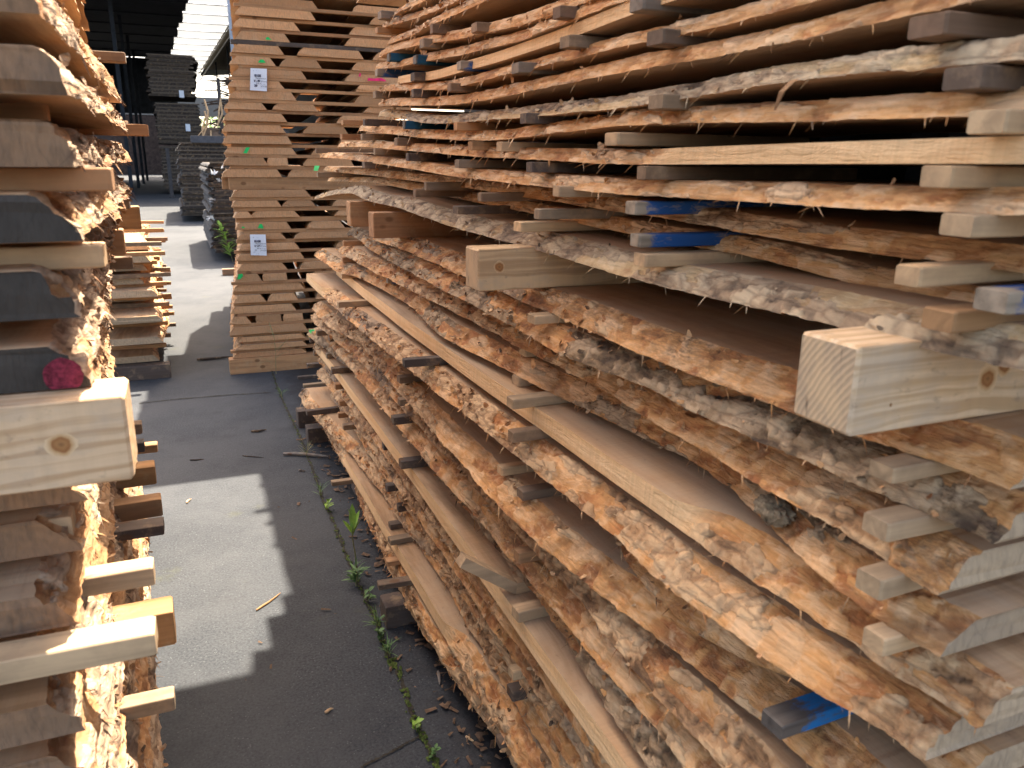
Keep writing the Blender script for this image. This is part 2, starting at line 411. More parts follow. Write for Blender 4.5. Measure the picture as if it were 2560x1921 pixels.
# ------------------------------------------------------------------ setting: concrete yard
def concrete():
    t = NT('yard_concrete')
    tc = t.n('ShaderNodeTexCoord').outputs['Object']
    def nz(s, det, r): return t.noise(t.n('ShaderNodeMapping', {'Vector': tc, 'Scale': (s, s, s)}).outputs[0], 1, det, r)
    big = nz(1.3, 6, 0.65)
    c = t.ramp(big, [(0.3, (0.0360, 0.0394, 0.0458)), (0.55, (0.0509, 0.0551, 0.0618)), (0.75, (0.0678, 0.0708, 0.0765))])
    fine = nz(130, 3, 0.7)
    c = t.mix(t.ramp(fine, [(0.38, 0.75), (0.56, 0.0)]), c, (0.0178, 0.0197, 0.0240))
    vo = t.n('ShaderNodeTexVoronoi', {'Vector': tc, 'Scale': 75.0}).outputs['Distance']
    spm = t.ramp(nz(9, 5, 0.7), [(0.35, 0.25), (0.65, 1.0)])
    c = t.mix(t.math('MULTIPLY', spm, t.ramp(vo, [(0.1, 0.8), (0.19, 0.0)])), c, (0.1271, 0.1299, 0.1352))
    vo2 = t.n('ShaderNodeTexVoronoi', {'Vector': tc, 'Scale': 38.0}).outputs['Distance']
    c = t.mix(t.math('MULTIPLY', spm, t.ramp(vo2, [(0.05, 0.8), (0.1, 0.0)])), c, (0.1526, 0.1523, 0.1560))
    al = nz(2.3, 5, 0.7)
    c = t.mix(t.ramp(al, [(0.62, 0.0), (0.74, 0.5)]), c, (0.0678, 0.0672, 0.0260))
    st = nz(0.9, 7, 0.75)
    c = t.mix(t.ramp(st, [(0.42, 0.0), (0.56, 0.4)]), c, (0.0720, 0.0739, 0.0780))
    dk = nz(3.5, 6, 0.7)
    c = t.mix(t.ramp(dk, [(0.55, 0.0), (0.75, 0.55)]), c, (0.0254, 0.0269, 0.0312))
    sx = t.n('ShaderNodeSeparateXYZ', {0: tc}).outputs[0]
    dark_right = t.math('ADD', sx, t.math('MULTIPLY', t.math('SUBTRACT', nz(2.5, 5, 0.7), 0.5), 0.5))
    c = t.mix(t.ramp(dark_right, [(0.5, 0.0), (0.68, 0.8)]), c, (0.0144, 0.0117, 0.0109))  # concrete coloured darker on the right, with a ragged edge
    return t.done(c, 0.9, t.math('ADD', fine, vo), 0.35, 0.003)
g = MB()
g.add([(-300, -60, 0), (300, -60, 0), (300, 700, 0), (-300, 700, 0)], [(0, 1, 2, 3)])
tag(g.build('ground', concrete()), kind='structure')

M['moss'] = m_plain('joint_moss', (0.06, 0.085, 0.018), 0.95, 0.7, 60)
M['soil'] = m_plain('joint_soil', (0.035, 0.03, 0.022), 0.95, 0.6, 50)
M['leaf'] = m_plain('weed_leaf', (0.23, 0.37, 0.06), 0.5, 0.3, 20)
M['leaf2'] = m_plain('weed_leaf_dark', (0.09, 0.17, 0.055), 0.6, 0.4, 20)
M['stemc'] = m_plain('weed_stem', (0.22, 0.2, 0.09), 0.7, 0.3, 20)
Z3 = ((0, 1171), 2.212); Z2 = ((0, 600), 2.212); Z8 = ((700, 1171), 2.212)
jp = zz(*Z2, [(1490, 690), (1530, 800), (1555, 870), (1600, 970), (1650, 1070), (1690, 1160), (1740, 1300), (1790, 1450), (1850, 1580)]) + \
     zz(*Z3, [(1890, 420), (1940, 540), (2000, 680), (2060, 800), (2100, 900), (2130, 1000), (2180, 1110)]) + \
     zz(*Z8, [(620, 1060), (690, 1220), (740, 1400), (780, 1470), (840, 1600), (880, 1700)])
jw = [onz(*p) for p in jp]
bw = [onz(*p) for p in zz(*Z8, [(775, 1485), (690, 1530), (620, 1570), (560, 1600), (450, 1660)])]
def strip(mb, pts, w, z, seed, sub=14):
    rnd = random.Random(seed); pp = []
    for a, b in zip(pts[:-1], pts[1:]):
        for i in range(sub):
            u = i / sub; pp.append(a * (1 - u) + b * u)
    pp.append(pts[-1]); v = []
    for i, p in enumerate(pp):
        d = pp[min(i + 1, len(pp) - 1)] - pp[max(i - 1, 0)]; d = d / np.linalg.norm(d)
        n = np.array([-d[1], d[0], 0]); o = rnd.uniform(-0.3, 0.3) * w
        ww = w * rnd.uniform(0.35, 1.25)
        v += [p + n * (ww / 2 + o) + (0, 0, z), p - n * (ww / 2 - o) + (0, 0, z)]
    mb.add(v, [(2 * i, 2 * i + 2, 2 * i + 3, 2 * i + 1) for i in range(len(pp) - 1)])
jb = MB(); strip(jb, jw, 0.014, 0.004, 1); strip(jb, bw, 0.008, 0.004, 2)
xj = [onz(*p) for p in zz(*Z2, [(770, 905), (1000, 880), (1250, 860), (1500, 845)])]
strip(jb, xj, 0.012, 0.003, 3)
tag(jb.build('crack', M['soil']), kind='structure')
mo = MB(); rnd = random.Random(5)
for (a, b, dens) in [(jw[i], jw[i + 1], 26) for i in range(len(jw) - 1)]:
    for i in range(dens):
        if rnd.random() < 0.25: continue
        p = a + (b - a) * rnd.random() + np.array([rnd.gauss(0, 0.006), 0, 0])
        r = rnd.uniform(0.0015, 0.0055) * (1.35 if a[1] < 2.4 else 1.0)
        n = 5; v = [(p[0], p[1], 0.004 + r * rnd.uniform(0.5, 1.0))]
        for k in range(n):
            q = 2 * math.pi * k / n + rnd.random(); v.append((p[0] + math.cos(q) * r, p[1] + math.sin(q) * r * 1.6, 0.0045))
        mo.add(v, [(0, 1 + k, 1 + (k + 1) % n) for k in range(n)])
tag(mo.build('moss', M['moss']), 'low green moss growing along the joint in the concrete', 'moss', kind='stuff')

# weeds
def leaf(mb, p, d, L, w, droop=0.3, mi=0):
    d = Vector(d).normalized(); s = d.cross(Vector((0, 0, 1)))
    s = s.normalized() if s.length > 0.01 else Vector((1, 0, 0))
    up = s.cross(d); v = []; n = 5
    for i in range(n + 1):
        u = i / n; c = Vector(p) + d * (L * u) - Vector((0, 0, 1)) * (droop * L * u * u)
        ww = w * math.sin(math.pi * min(1, 0.08 + u * 0.92)) ** 0.8 * 0.5
        v += [c - s * ww + up * ww * 0.25, c, c + s * ww + up * ww * 0.25]
    f = []
    for i in range(n):
        f += [(3 * i, 3 * i + 1, 3 * i + 4, 3 * i + 3), (3 * i + 1, 3 * i + 2, 3 * i + 5, 3 * i + 4)]
    mb.add(v, f, mi)
def weed(name, label, base, H, nl, L, w, mat, seed, lean=(0, 0), spread=1.0):
    rnd = random.Random(seed); b = np.array(base)
    st = MB(); pts = [(b[0] + lean[0] * u * H + math.sin(u * 5 + seed) * 0.004, b[1] + lean[1] * u * H, H * u) for u in (0, 0.25, 0.5, 0.75, 1)]
    st.tube(pts, [0.0025, 0.0022, 0.002, 0.0016, 0.001], 5)
    o = st.build(name, M['stemc'], loc=(b[0], b[1], 0)); tag(o, label, 'weed')
    lf = MB()
    for i in range(nl):
        u = 0.15 + 0.85 * (i + 0.5) / nl
        q = rnd.uniform(0, 6.283); k = min(3, int(u * 4)); p = Vector(pts[k]).lerp(Vector(pts[k + 1]), u * 4 - k)
        leaf(lf, p, (math.cos(q) * spread, math.sin(q) * spread, rnd.uniform(0.2, 1.3)), L * rnd.uniform(0.6, 1.2), w * rnd.uniform(0.7, 1.2), rnd.uniform(0, 0.4))
    l2 = lf.build('leaf_cluster', mat, parent=o); l2.location = (-b[0], -b[1], 0)
    return o
b1 = onz(*zz(*Z8, [(425, 555)])[0])
o = MB(); top = 0.235
o.tube([(b1[0], b1[1], 0), (b1[0] - 0.004, b1[1], 0.07), (b1[0] - 0.01, b1[1] + 0.01, 0.13), (b1[0] - 0.005, b1[1] + 0.01, 0.17)], [0.003, 0.0026, 0.002, 0.0015], 6)
sd_ = o.build('seedling', M['stemc'], loc=(b1[0], b1[1], 0)); tag(sd_, 'tall bright green seedling with upright oval leaves beside the concrete joint', 'weed')
lf = MB()
for q, up, L, w, h in [(2.6, 1.6, 0.075, 0.026, 0.14), (0.4, 2.6, 0.095, 0.026, 0.15), (1.3, 4.5, 0.11, 0.026, 0.16), (-0.6, 2.2, 0.085, 0.024, 0.14), (3.4, 4.0, 0.07, 0.014, 0.19)]:
    leaf(lf, (b1[0] - 0.006, b1[1] + 0.01, h), (math.cos(q), math.sin(q), up), L, w, 0.1)
l2 = lf.build('leaf', M['leaf'], parent=sd_); l2.location = (-b1[0], -b1[1], 0)
for nm, lab, px, H, nl, L, w, mt, sd2 in [
    ('weed', 'small green sprout in the joint left of the tall seedling', zz(*Z8, [(265, 235)])[0], 0.05, 7, 0.035, 0.016, 'leaf', 3),
    ('weed', 'spreading green weed tuft in the joint below the seedling', zz(*Z8, [(425, 650)])[0], 0.06, 22, 0.05, 0.012, 'leaf2', 4),
    ('weed', 'small pointed weed just below the spreading weed tuft', zz(*Z8, [(490, 735)])[0], 0.05, 8, 0.035, 0.012, 'leaf2', 5),
    ('weed', 'round leaved grey green weed in the joint beside the dark bolster', zz(*Z8, [(555, 960)])[0], 0.045, 22, 0.022, 0.018, 'leaf2', 6),
    ('weed', 'tiny weed low in the joint under the round leaved weed', zz(*Z8, [(600, 1010)])[0], 0.02, 8, 0.016, 0.012, 'leaf2', 8),
    ('weed', 'green weed clump where the joint meets the branching crack', zz(*Z8, [(755, 1450)])[0], 0.03, 16, 0.02, 0.012, 'leaf', 9),
    ('weed', 'little weed nearest the lower edge of the photo in the joint', zz(*Z8, [(855, 1600)])[0], 0.03, 9, 0.02, 0.012, 'leaf2', 10),
    ('grass_tuft', 'thin dry grass blades rising in front of the far stack', zz(*Z2, [(1530, 740)])[0], 0.30, 9, 0.2, 0.006, 'stemc', 11)]:
    weed(nm, lab, onz(*px), H, nl, L, w, M[mt], sd2)
for px_, lab in (((1700, 1200), 'wispy dry grass in the joint beside the pale split stick'), ((1775, 1420), 'wispy grass in the joint just above the small green sprout'), ((1560, 880), 'short wispy grass in the joint near the far stack foot')):
    weed('grass_tuft', lab, onz(*zz(*Z2, [px_])[0]), 0.05, 16, 0.07, 0.003, M['leaf2'] if px_[0] != 1700 else M['stemc'], px_[0], (0, 0), 0.7)
for px_, lab in (((1960, 590), 'thin grass wisps among the spreading weed tuft'), ((2090, 880), 'thin grass wisps in the joint near the dark weathered beam'), ((2150, 1040), 'thin grass wisps low in the joint under the dark weathered beam')):
    weed('grass_tuft', lab, onz(*zz(*Z3, [px_])[0]), 0.035, 22, 0.06, 0.0028, M['leaf2'], px_[0], (0, 0), 0.8)
hp = onz(*zz(((540, 500)), 4.1, [])[0]) if False else onz(583, 655)
weed('weed', 'bushy sunlit yellow green weed before the dark stack behind the far stack', hp, 0.55, 46, 0.16, 0.035, M['leaf'], 12, (-0.25, 0))
weed('weed', 'spindly taller weed left of the bushy sunlit weed', onz(548, 618), 0.75, 26, 0.12, 0.03, M['leaf2'], 13, (-0.1, 0))

# litter on the concrete
M['twig'] = m_stick('grey_twig', [(0.3, 0.27, 0.24), (0.24, 0.2, 0.17), (0.34, 0.3, 0.26)], 0.3)
def twig(label, a, b, r, mat='twig', name='twig'):
    a = onz(*a, r); b = onz(*b, r); mb = MB(); rnd = random.Random(label)
    pts = [a + (b - a) * u + np.array([rnd.uniform(-1, 1) * r * 0.7, rnd.uniform(-1, 1) * r * 0.7, 0]) for u in (0, 0.25, 0.5, 0.75, 1)]
    mb.tube(pts, [r * 0.7, r, r * 0.9, r * 0.7, r * 0.3], 6)
    tag(mb.build(name, M[mat], loc=tuple(a)), label, name.replace('_', ' '))
twig('pale grey split stick lying across the mossy joint', zz(*Z2, [(1560, 1180)])[0], zz(*Z2, [(1820, 1195)])[0], 0.011)
twig('dark thin strip of bark lying left of the far stack foot', zz(*Z2, [(1090, 662)])[0], zz(*Z2, [(1285, 645)])[0], 0.012, 'dark')
twig('short dark chip lying between sunlit patch and joint', zz(*Z2, [(1390, 1058)])[0], zz(*Z2, [(1470, 1050)])[0], 0.008, 'dark', 'wood_chip')
twig('thin dark twig above the top edge of the sunlit patch', zz(*Z2, [(1050, 1217)])[0], zz(*Z2, [(1130, 1213)])[0], 0.004, 'dark')
twig('fine straight twig left of the pale split stick', zz(*Z2, [(1340, 1192)])[0], zz(*Z2, [(1460, 1203)])[0], 0.003, 'dark')
twig('short pale chip lying on the joint under the split stick', zz(*Z2, [(1650, 1272)])[0], zz(*Z2, [(1690, 1277)])[0], 0.007, 'twig', 'wood_chip')
twig('slim brown twig lying in the sunlit patch', zz(*Z3, [(1415, 785)])[0], zz(*Z3, [(1550, 690)])[0], 0.004, 'stick_orange')
twig('small pale leaf-like chip at the top of the sunlit patch', zz(*Z3, [(1032, 188)])[0], zz(*Z3, [(1055, 168)])[0], 0.005, 'stick_pale', 'wood_chip')
twig('single tan chip on shaded concrete near the bottom of the photo', zz(*Z3, [(1795, 1345)])[0], zz(*Z3, [(1840, 1328)])[0], 0.005, 'stick_pale', 'wood_chip')
twig('tan splinter on the concrete beneath the lowest near board', zz(*Z8, [(1025, 1480)])[0], zz(*Z8, [(1075, 1508)])[0], 0.004, 'stick_pale', 'wood_chip')
twig('grey sliver on the dark dirt under the near stack', zz(*Z8, [(875, 1120)])[0], zz(*Z8, [(885, 1195)])[0], 0.005, 'twig', 'wood_chip')  # the ground is only coloured darker here
rnd = random.Random(21); lit = MB()
for i in range(420):
    y = 1.4 + 3.2 * rnd.random() ** 1.5; x = 0.62 + rnd.gauss(0, 0.055) + (0.0 if rnd.random() < 0.96 else -rnd.uniform(0, 0.5))
    L = rnd.uniform(0.003, 0.018); w = L * rnd.uniform(0.15, 0.6); q = rnd.uniform(0, 6.28); c, s = math.cos(q), math.sin(q); h = 0.004 + rnd.random() * 0.004
    lit.add([(x - c * L - s * w, y - s * L + c * w, h), (x + c * L - s * w, y + s * L + c * w, h * 0.9), (x + c * L + s * w, y + s * L - c * w, h + 0.003), (x - c * L + s * w, y - s * L - c * w, h * 0.8)], [(0, 1, 2, 3)])
tag(lit.build('bark_crumbs', m_plain('bark_crumb', (0.13, 0.08, 0.05), 0.9, 0.6, 40)), 'dark crumbs of bark scattered along the foot of the near stack', 'bark crumbs', kind='stuff')

# ------------------------------------------------------------------ board builder
def stations(y0, y1, dx, q=0.004, smax=0.05):
    ys = [y0]
    while ys[-1] < y1:
        ys.append(ys[-1] + min(smax, max(0.0035, q * math.hypot(ys[-1], dx))))
    ys[-1] = y1
    return np.array(ys)

def make_board(name, label, cat, group, ys, xb, zb, t, inset, width, side=1, nb=9, amp=1.0, barkthr=0.45, sawn=None, seed=1,
               mats=None, nearbare=0.0, split=False, flakes=0, splinters=0, skew=(0.0, 0.0), parent=None):
    n = len(ys); rs = np.random.RandomState(seed)
    xb = np.broadcast_to(np.asarray(xb, float), (n,)).copy(); zb = np.broadcast_to(np.asarray(zb, float), (n,)).copy()
    ins = np.broadcast_to(np.asarray(inset, float), (n,)).copy()
    sw = np.zeros(n) if sawn is None else np.broadcast_to(np.asarray(sawn, float), (n,)).copy()
    ins = ins * (1 - sw) * (0.75 + 0.5 * fbm(ys * 2.5, ys * 0 + 3, seed, 2)) + 0.003 * sw
    rag = (fbm(ys * 9, ys * 0, seed + 5, 3) - 0.5) * 0.012 + (fbm(ys * 60, ys * 0, seed + 6, 3) - 0.5) * 0.006
    xb = xb - rag * amp * (1 - sw) + 0.001 * np.sin(ys * 9) * sw
    # waney edge strip
    v = np.linspace(0, 1, nb + 1)[None, :]; Y = np.repeat(ys[:, None], nb + 1, 1); V = np.repeat(v, n, 0)
    ln = np.sqrt(ins ** 2 + t * t)[:, None]; nx = -t / ln; nz = ins[:, None] / ln
    S = 1 - sw[:, None]
    thr_ = barkthr + nearbare * (1 - sstep(1.1, 2.5, Y))
    wy = Y + 0.03 * (fbm(Y * 20, V * 3, seed + 21, 2) - 0.5); wv = V + 0.35 * (fbm(Y * 12, V * 2, seed + 22, 2) - 0.5)
    c1, e1, o1 = worley(wy * 15, wv * 1.7 + wy * 3, seed + 23)
    c2, e2, o2 = worley(wy * 42, wv * 3.6 - wy * 6, seed + 24)
    chip = 0.62 * c1 + 0.38 * c2
    bk = sstep(thr_ - 0.03, thr_ + 0.03, fbm(Y * 4.5, V * 1.1, seed + 1, 3) + 0.16 * (c1 - 0.5) + 0.06 * (c2 - 0.5)) * S
    rel = 0.009 * (fbm(Y * 7, V * 1.3, seed + 3, 3) - 0.5) + 0.006 * (fbm(Y * 26, V * 3.5, seed + 4, 3) - 0.5) + 0.003 * (fbm(Y * 95, V * 9, seed + 7, 2) - 0.5)
    rel = rel + 0.0055 * (c1 - 0.5) + 0.006 * o1 * (c2 - 0.3) - 0.002 * (1 - sstep(0, 0.12, e1))
    rel = rel + 0.0028 * (c2 - 0.5) + 0.004 * o2 * (c1 - 0.5)
    pl = bk * (0.0045 - 0.0035 * (1 - sstep(0.0, 0.14, e2))) + bk * 0.004 * (c2 - 0.5)
    calm = 1 - 0.55 * sstep(1.6, 3.0, Y)
    rel = rel * calm; pl = pl * (1 - 0.35 * sstep(1.6, 3.0, Y))
    win = 0.35 + 0.65 * np.sin(math.pi * V) ** 0.6
    disp = (rel * amp + pl * amp) * S * win + (0.10 if side > 0 else 0.03) * t * np.sin(math.pi * V) * S
    X = xb[:, None] + ins[:, None] * V + nx * disp
    Z = zb[:, None] + t * V + nz * disp
    yj = (fbm(Y * 0 + V * 5, Y * 0, seed + 11, 2) - 0.5) * 0.012
    Yd = Y + yj * ((Y == ys[0]) | (Y == ys[-1]))
    sk = skew[0] * (ys == ys[0]) + skew[1] * (ys == ys[-1])
    A = np.stack([X, Yd, Z], 2)
    vs = [A.reshape(-1, 3)]; fs = []; mi = []; bkat = [bk.ravel()]; cpat = [chip.ravel()]; swat = [np.broadcast_to(sw[:, None], bk.shape).ravel()]
    off = 0
    def grid(P, m_, flip=False):
        nonlocal off
        a, b = P.shape[0], P.shape[1]
        idx = off + np.arange(a * b).reshape(a, b)
        q = np.stack([idx[:-1, :-1], idx[:-1, 1:], idx[1:, 1:], idx[1:, :-1]], 2).reshape(-1, 4)
        if flip: q = q[:, ::-1]
        fs.append(q); mi.append(np.full(len(q), m_)); off += a * b
    fl = side < 0
    if not split: grid(A, 1, fl)
    else: vs = []; bkat = []; swat = []; cpat = []
    xt = A[:, -1, 0]; zt = A[:, -1, 2]; xo = A[:, 0, 0]; zo = A[:, 0, 2]
    wr = xb + width
    us = np.linspace(0, 1, 4)[None, :]
    T = np.stack([xt[:, None] + (wr - ins * 0.8 - xt)[:, None] * us, A[:, -1:, 1] + 0 * us, zt[:, None] + (zb + t - zt)[:, None] * np.clip(us * 3, 0, 1)], 2)
    vs.append(T.reshape(-1, 3)); grid(T, 0, fl)
    us2 = np.linspace(0, 1, 3)[None, :]
    R_ = np.stack([(wr - ins * 0.8)[:, None] + (ins * 0.8)[:, None] * us2, np.repeat(ys[:, None], 3, 1), (zb + t)[:, None] - t * us2], 2)
    vs.append(R_.reshape(-1, 3)); grid(R_, 1, fl)
    B = np.stack([wr[:, None] + (xo - wr)[:, None] * us, A[:, :1, 1] + 0 * us, zb[:, None] + (zo - zb)[:, None] * np.clip(us * 3 - 2, 0, 1)], 2)
    vs.append(B.reshape(-1, 3)); grid(B, 0, fl)
    for k in range(len(bkat), len(vs)):
        bkat.append(np.full(len(vs[k]), 0.3)); cpat.append(np.full(len(vs[k]), 0.5)); swat.append(np.zeros(len(vs[k])))
    # caps
    for e, fp in ((0, fl), (n - 1, not fl)):
        ring = np.concatenate([A[e], T[e, 1:], R_[e, 1:], B[e, 1:-1]])
        vs.append(ring); k = len(ring)
        q = list(range(off, off + k))
        fs.append([q if not fp else q[::-1]]); mi.append(np.array([2])); off += k
        bkat.append(np.zeros(k)); cpat.append(np.full(k, 0.5)); swat.append(np.zeros(k))
    Vt = np.concatenate(vs)
    if sk.any():
        pass
    if side < 0: Vt = Vt * np.array([-1, 1, 1])
    org = np.array([side * float(np.mean(xb)), float(ys[0]), float(np.min(zb))])
    faces = []
    for q in fs: faces += [tuple(int(i) for i in r) for r in q]
    me = mesh_np(name, Vt - org, faces, np.concatenate(mi).astype(np.int32))
    sm = np.ones(len(me.polygons), bool); sm[-2:] = False
    me.polygons.foreach_set('use_smooth', sm)
    for nm, arr in (('chip', np.concatenate(cpat)), ('bark', np.concatenate(bkat)), ('sawn', np.concatenate(swat))):
        at = me.attributes.new(nm, 'FLOAT', 'POINT'); at.data.foreach_set('value', arr.astype(np.float32))
    mats = mats or [M['sawn'], M['edge'], M['end']]
    o = link(name, me, mats, parent, tuple(org))
    if label: tag(o, label, cat, group)
    eo = o
    if split:
        ii = np.arange(n * (nb + 1)).reshape(n, nb + 1)
        q = np.stack([ii[:-1, :-1], ii[:-1, 1:], ii[1:, 1:], ii[1:, :-1]], 2).reshape(-1, 4)
        if fl: q = q[:, ::-1]
        Av = A.reshape(-1, 3) * np.array([side, 1, 1]) - org
        em = mesh_np('waney_edge', Av, [tuple(int(i) for i in r) for r in q], None, True)
        for nm, arr in (('chip', chip.ravel()), ('bark', bk.ravel()), ('sawn', np.broadcast_to(sw[:, None], bk.shape).ravel())):
            at = em.attributes.new(nm, 'FLOAT', 'POINT'); at.data.foreach_set('value', arr.astype(np.float32))
        eo = link('sawn_edge' if sw.mean() > 0.6 else 'waney_edge', em, mats[1], o)
    if flakes or splinters:
        fv = []; ff = []
        for i in range(flakes + splinters):
            r = int(n * rs.rand() ** 0.75)
            r = min(n - 2, max(1, r))
            if i < flakes and ys[r] < 1.3 and rs.rand() < 0.75: continue
            if sw[r] > 0.4: continue
            spl = i >= flakes
            c = rs.randint(0, nb) if not spl else 0
            if not spl and bk[r, c] < 0.25 and rs.rand() < 0.7: continue
            p = A[r, c]; N = np.array([nx[r, 0], 0, nz[r, 0]]); U = np.array([0, 1.0, 0]); Wv = np.cross(N, U)
            sc = 0.6 + 0.4 * min(1.5, ys[r])
            q = rs.rand() * 6.28; 
            if spl:
                L = rs.uniform(0.006, 0.022) * sc; w = L * 0.07
                d = np.array([-rs.uniform(0.2, 1), rs.uniform(-1.3, 1.3), -rs.uniform(-0.3, 1.0)]); d /= np.linalg.norm(d)
                s_ = np.cross(d, [0.3, 0.2, 1]); s_ /= np.linalg.norm(s_)
                k = len(fv); up = np.cross(d, s_)
                mid = p + d * L * 0.55 + np.array([0, 0, -0.15 * L])
                fv += [p - s_ * w, p + s_ * w, mid + s_ * w * 0.8, mid - s_ * w * 0.8, p + d * L - np.array([0, 0, 0.35 * L])]
                ff += [(k, k + 1, k + 2, k + 3), (k + 3, k + 2, k + 4)]
            else:
                L = rs.uniform(0.004, 0.014) * sc; w = L * rs.uniform(0.22, 0.5); q = rs.normal(0, 0.7) + (3.14 if rs.rand() < .5 else 0)
                a = U * math.cos(q) + Wv * math.sin(q); b = -U * math.sin(q) + Wv * math.cos(q)
                lift = rs.uniform(0.15, 0.9)
                k = len(fv); p = p + N * 0.0012
                for ii, u in enumerate((0, 0.5, 1.0)):
                    for jj, vv in enumerate((-1, 1)):
                        fv.append(p + a * L * u + b * w * vv * (1 - 0.75 * u * rs.rand()) * (0.7 + 0.6 * (u == 0.5)) + N * (L * lift * u * u + rs.uniform(0, 0.0015)))
                ff += [(k, k + 1, k + 3, k + 2), (k + 2, k + 3, k + 5, k + 4)]
        if fv:
            fv = np.array(fv)
            if side < 0: fv = fv * np.array([-1, 1, 1])
            fm = mesh_np('bark_flakes', fv - org, ff, None)
            at = fm.attributes.new('bark', 'FLOAT', 'POINT'); at.data.foreach_set('value', (np.repeat(rs.rand(len(fv) // 6 + 1) * 0.9, 6)[:len(fv)]).astype(np.float32))
            at = fm.attributes.new('chip', 'FLOAT', 'POINT'); at.data.foreach_set('value', (np.repeat(rs.rand(len(fv) // 6 + 1), 6)[:len(fv)]).astype(np.float32))
            fo = link('bark_flakes', fm, mats[1], eo); fo['kind'] = 'stuff'
    return o

def make_stick(name, label, cat, group, tip, ln, w, h, mat, yaw=0.0, pitch=0.0, seed=0, dirx=1, endm=None):
    """bar lying along X; tip = front lower corner of its free end"""
    rs = random.Random(seed + 1000); c = 0.0016; mb = MB()
    xs = [0, 0.004, ln * 0.3, ln * 0.6, ln - 0.004, ln]
    prof = lambda s: [(c, 0), (w - c, 0), (w, c), (w, h - c), (w - c, h), (c, h), (0, h - c), (0, c)]
    v = []
    for i, x in enumerate(xs):
        jy, jz = rs.uniform(-1, 1) * 0.0007, rs.uniform(-1, 1) * 0.0005
        s = 0.93 if i in (0, len(xs) - 1) else 1.0
        for (a, b) in prof(0):
            v.append((x * dirx, w / 2 + (a - w / 2) * s + jy, h / 2 + (b - h / 2) * s + jz))
    f = []
    for i in range(len(xs) - 1):
        for k in range(8):
            q = (i * 8 + k, i * 8 + (k + 1) % 8, (i + 1) * 8 + (k + 1) % 8, (i + 1) * 8 + k)
            f.append(q[::-1] if dirx > 0 else q)
    e0 = tuple(range(8)); e1 = tuple((len(xs) - 1) * 8 + k for k in range(8)); nf = len(f)
    if dirx > 0: f += [e0[::-1][::-1], e1[::-1]]
    else: f += [e0[::-1], e1]
    mb.add(v, f)
    me = mesh_np(name, mb.v, mb.f, [0] * nf + [1 if endm else 0] * 2)
    o = link(name, me, [mat, endm] if endm else mat, None, tuple(tip))
    o.rotation_euler = (0, pitch, yaw)
    me.update()
    if label: tag(o, label, cat, group)
    return o

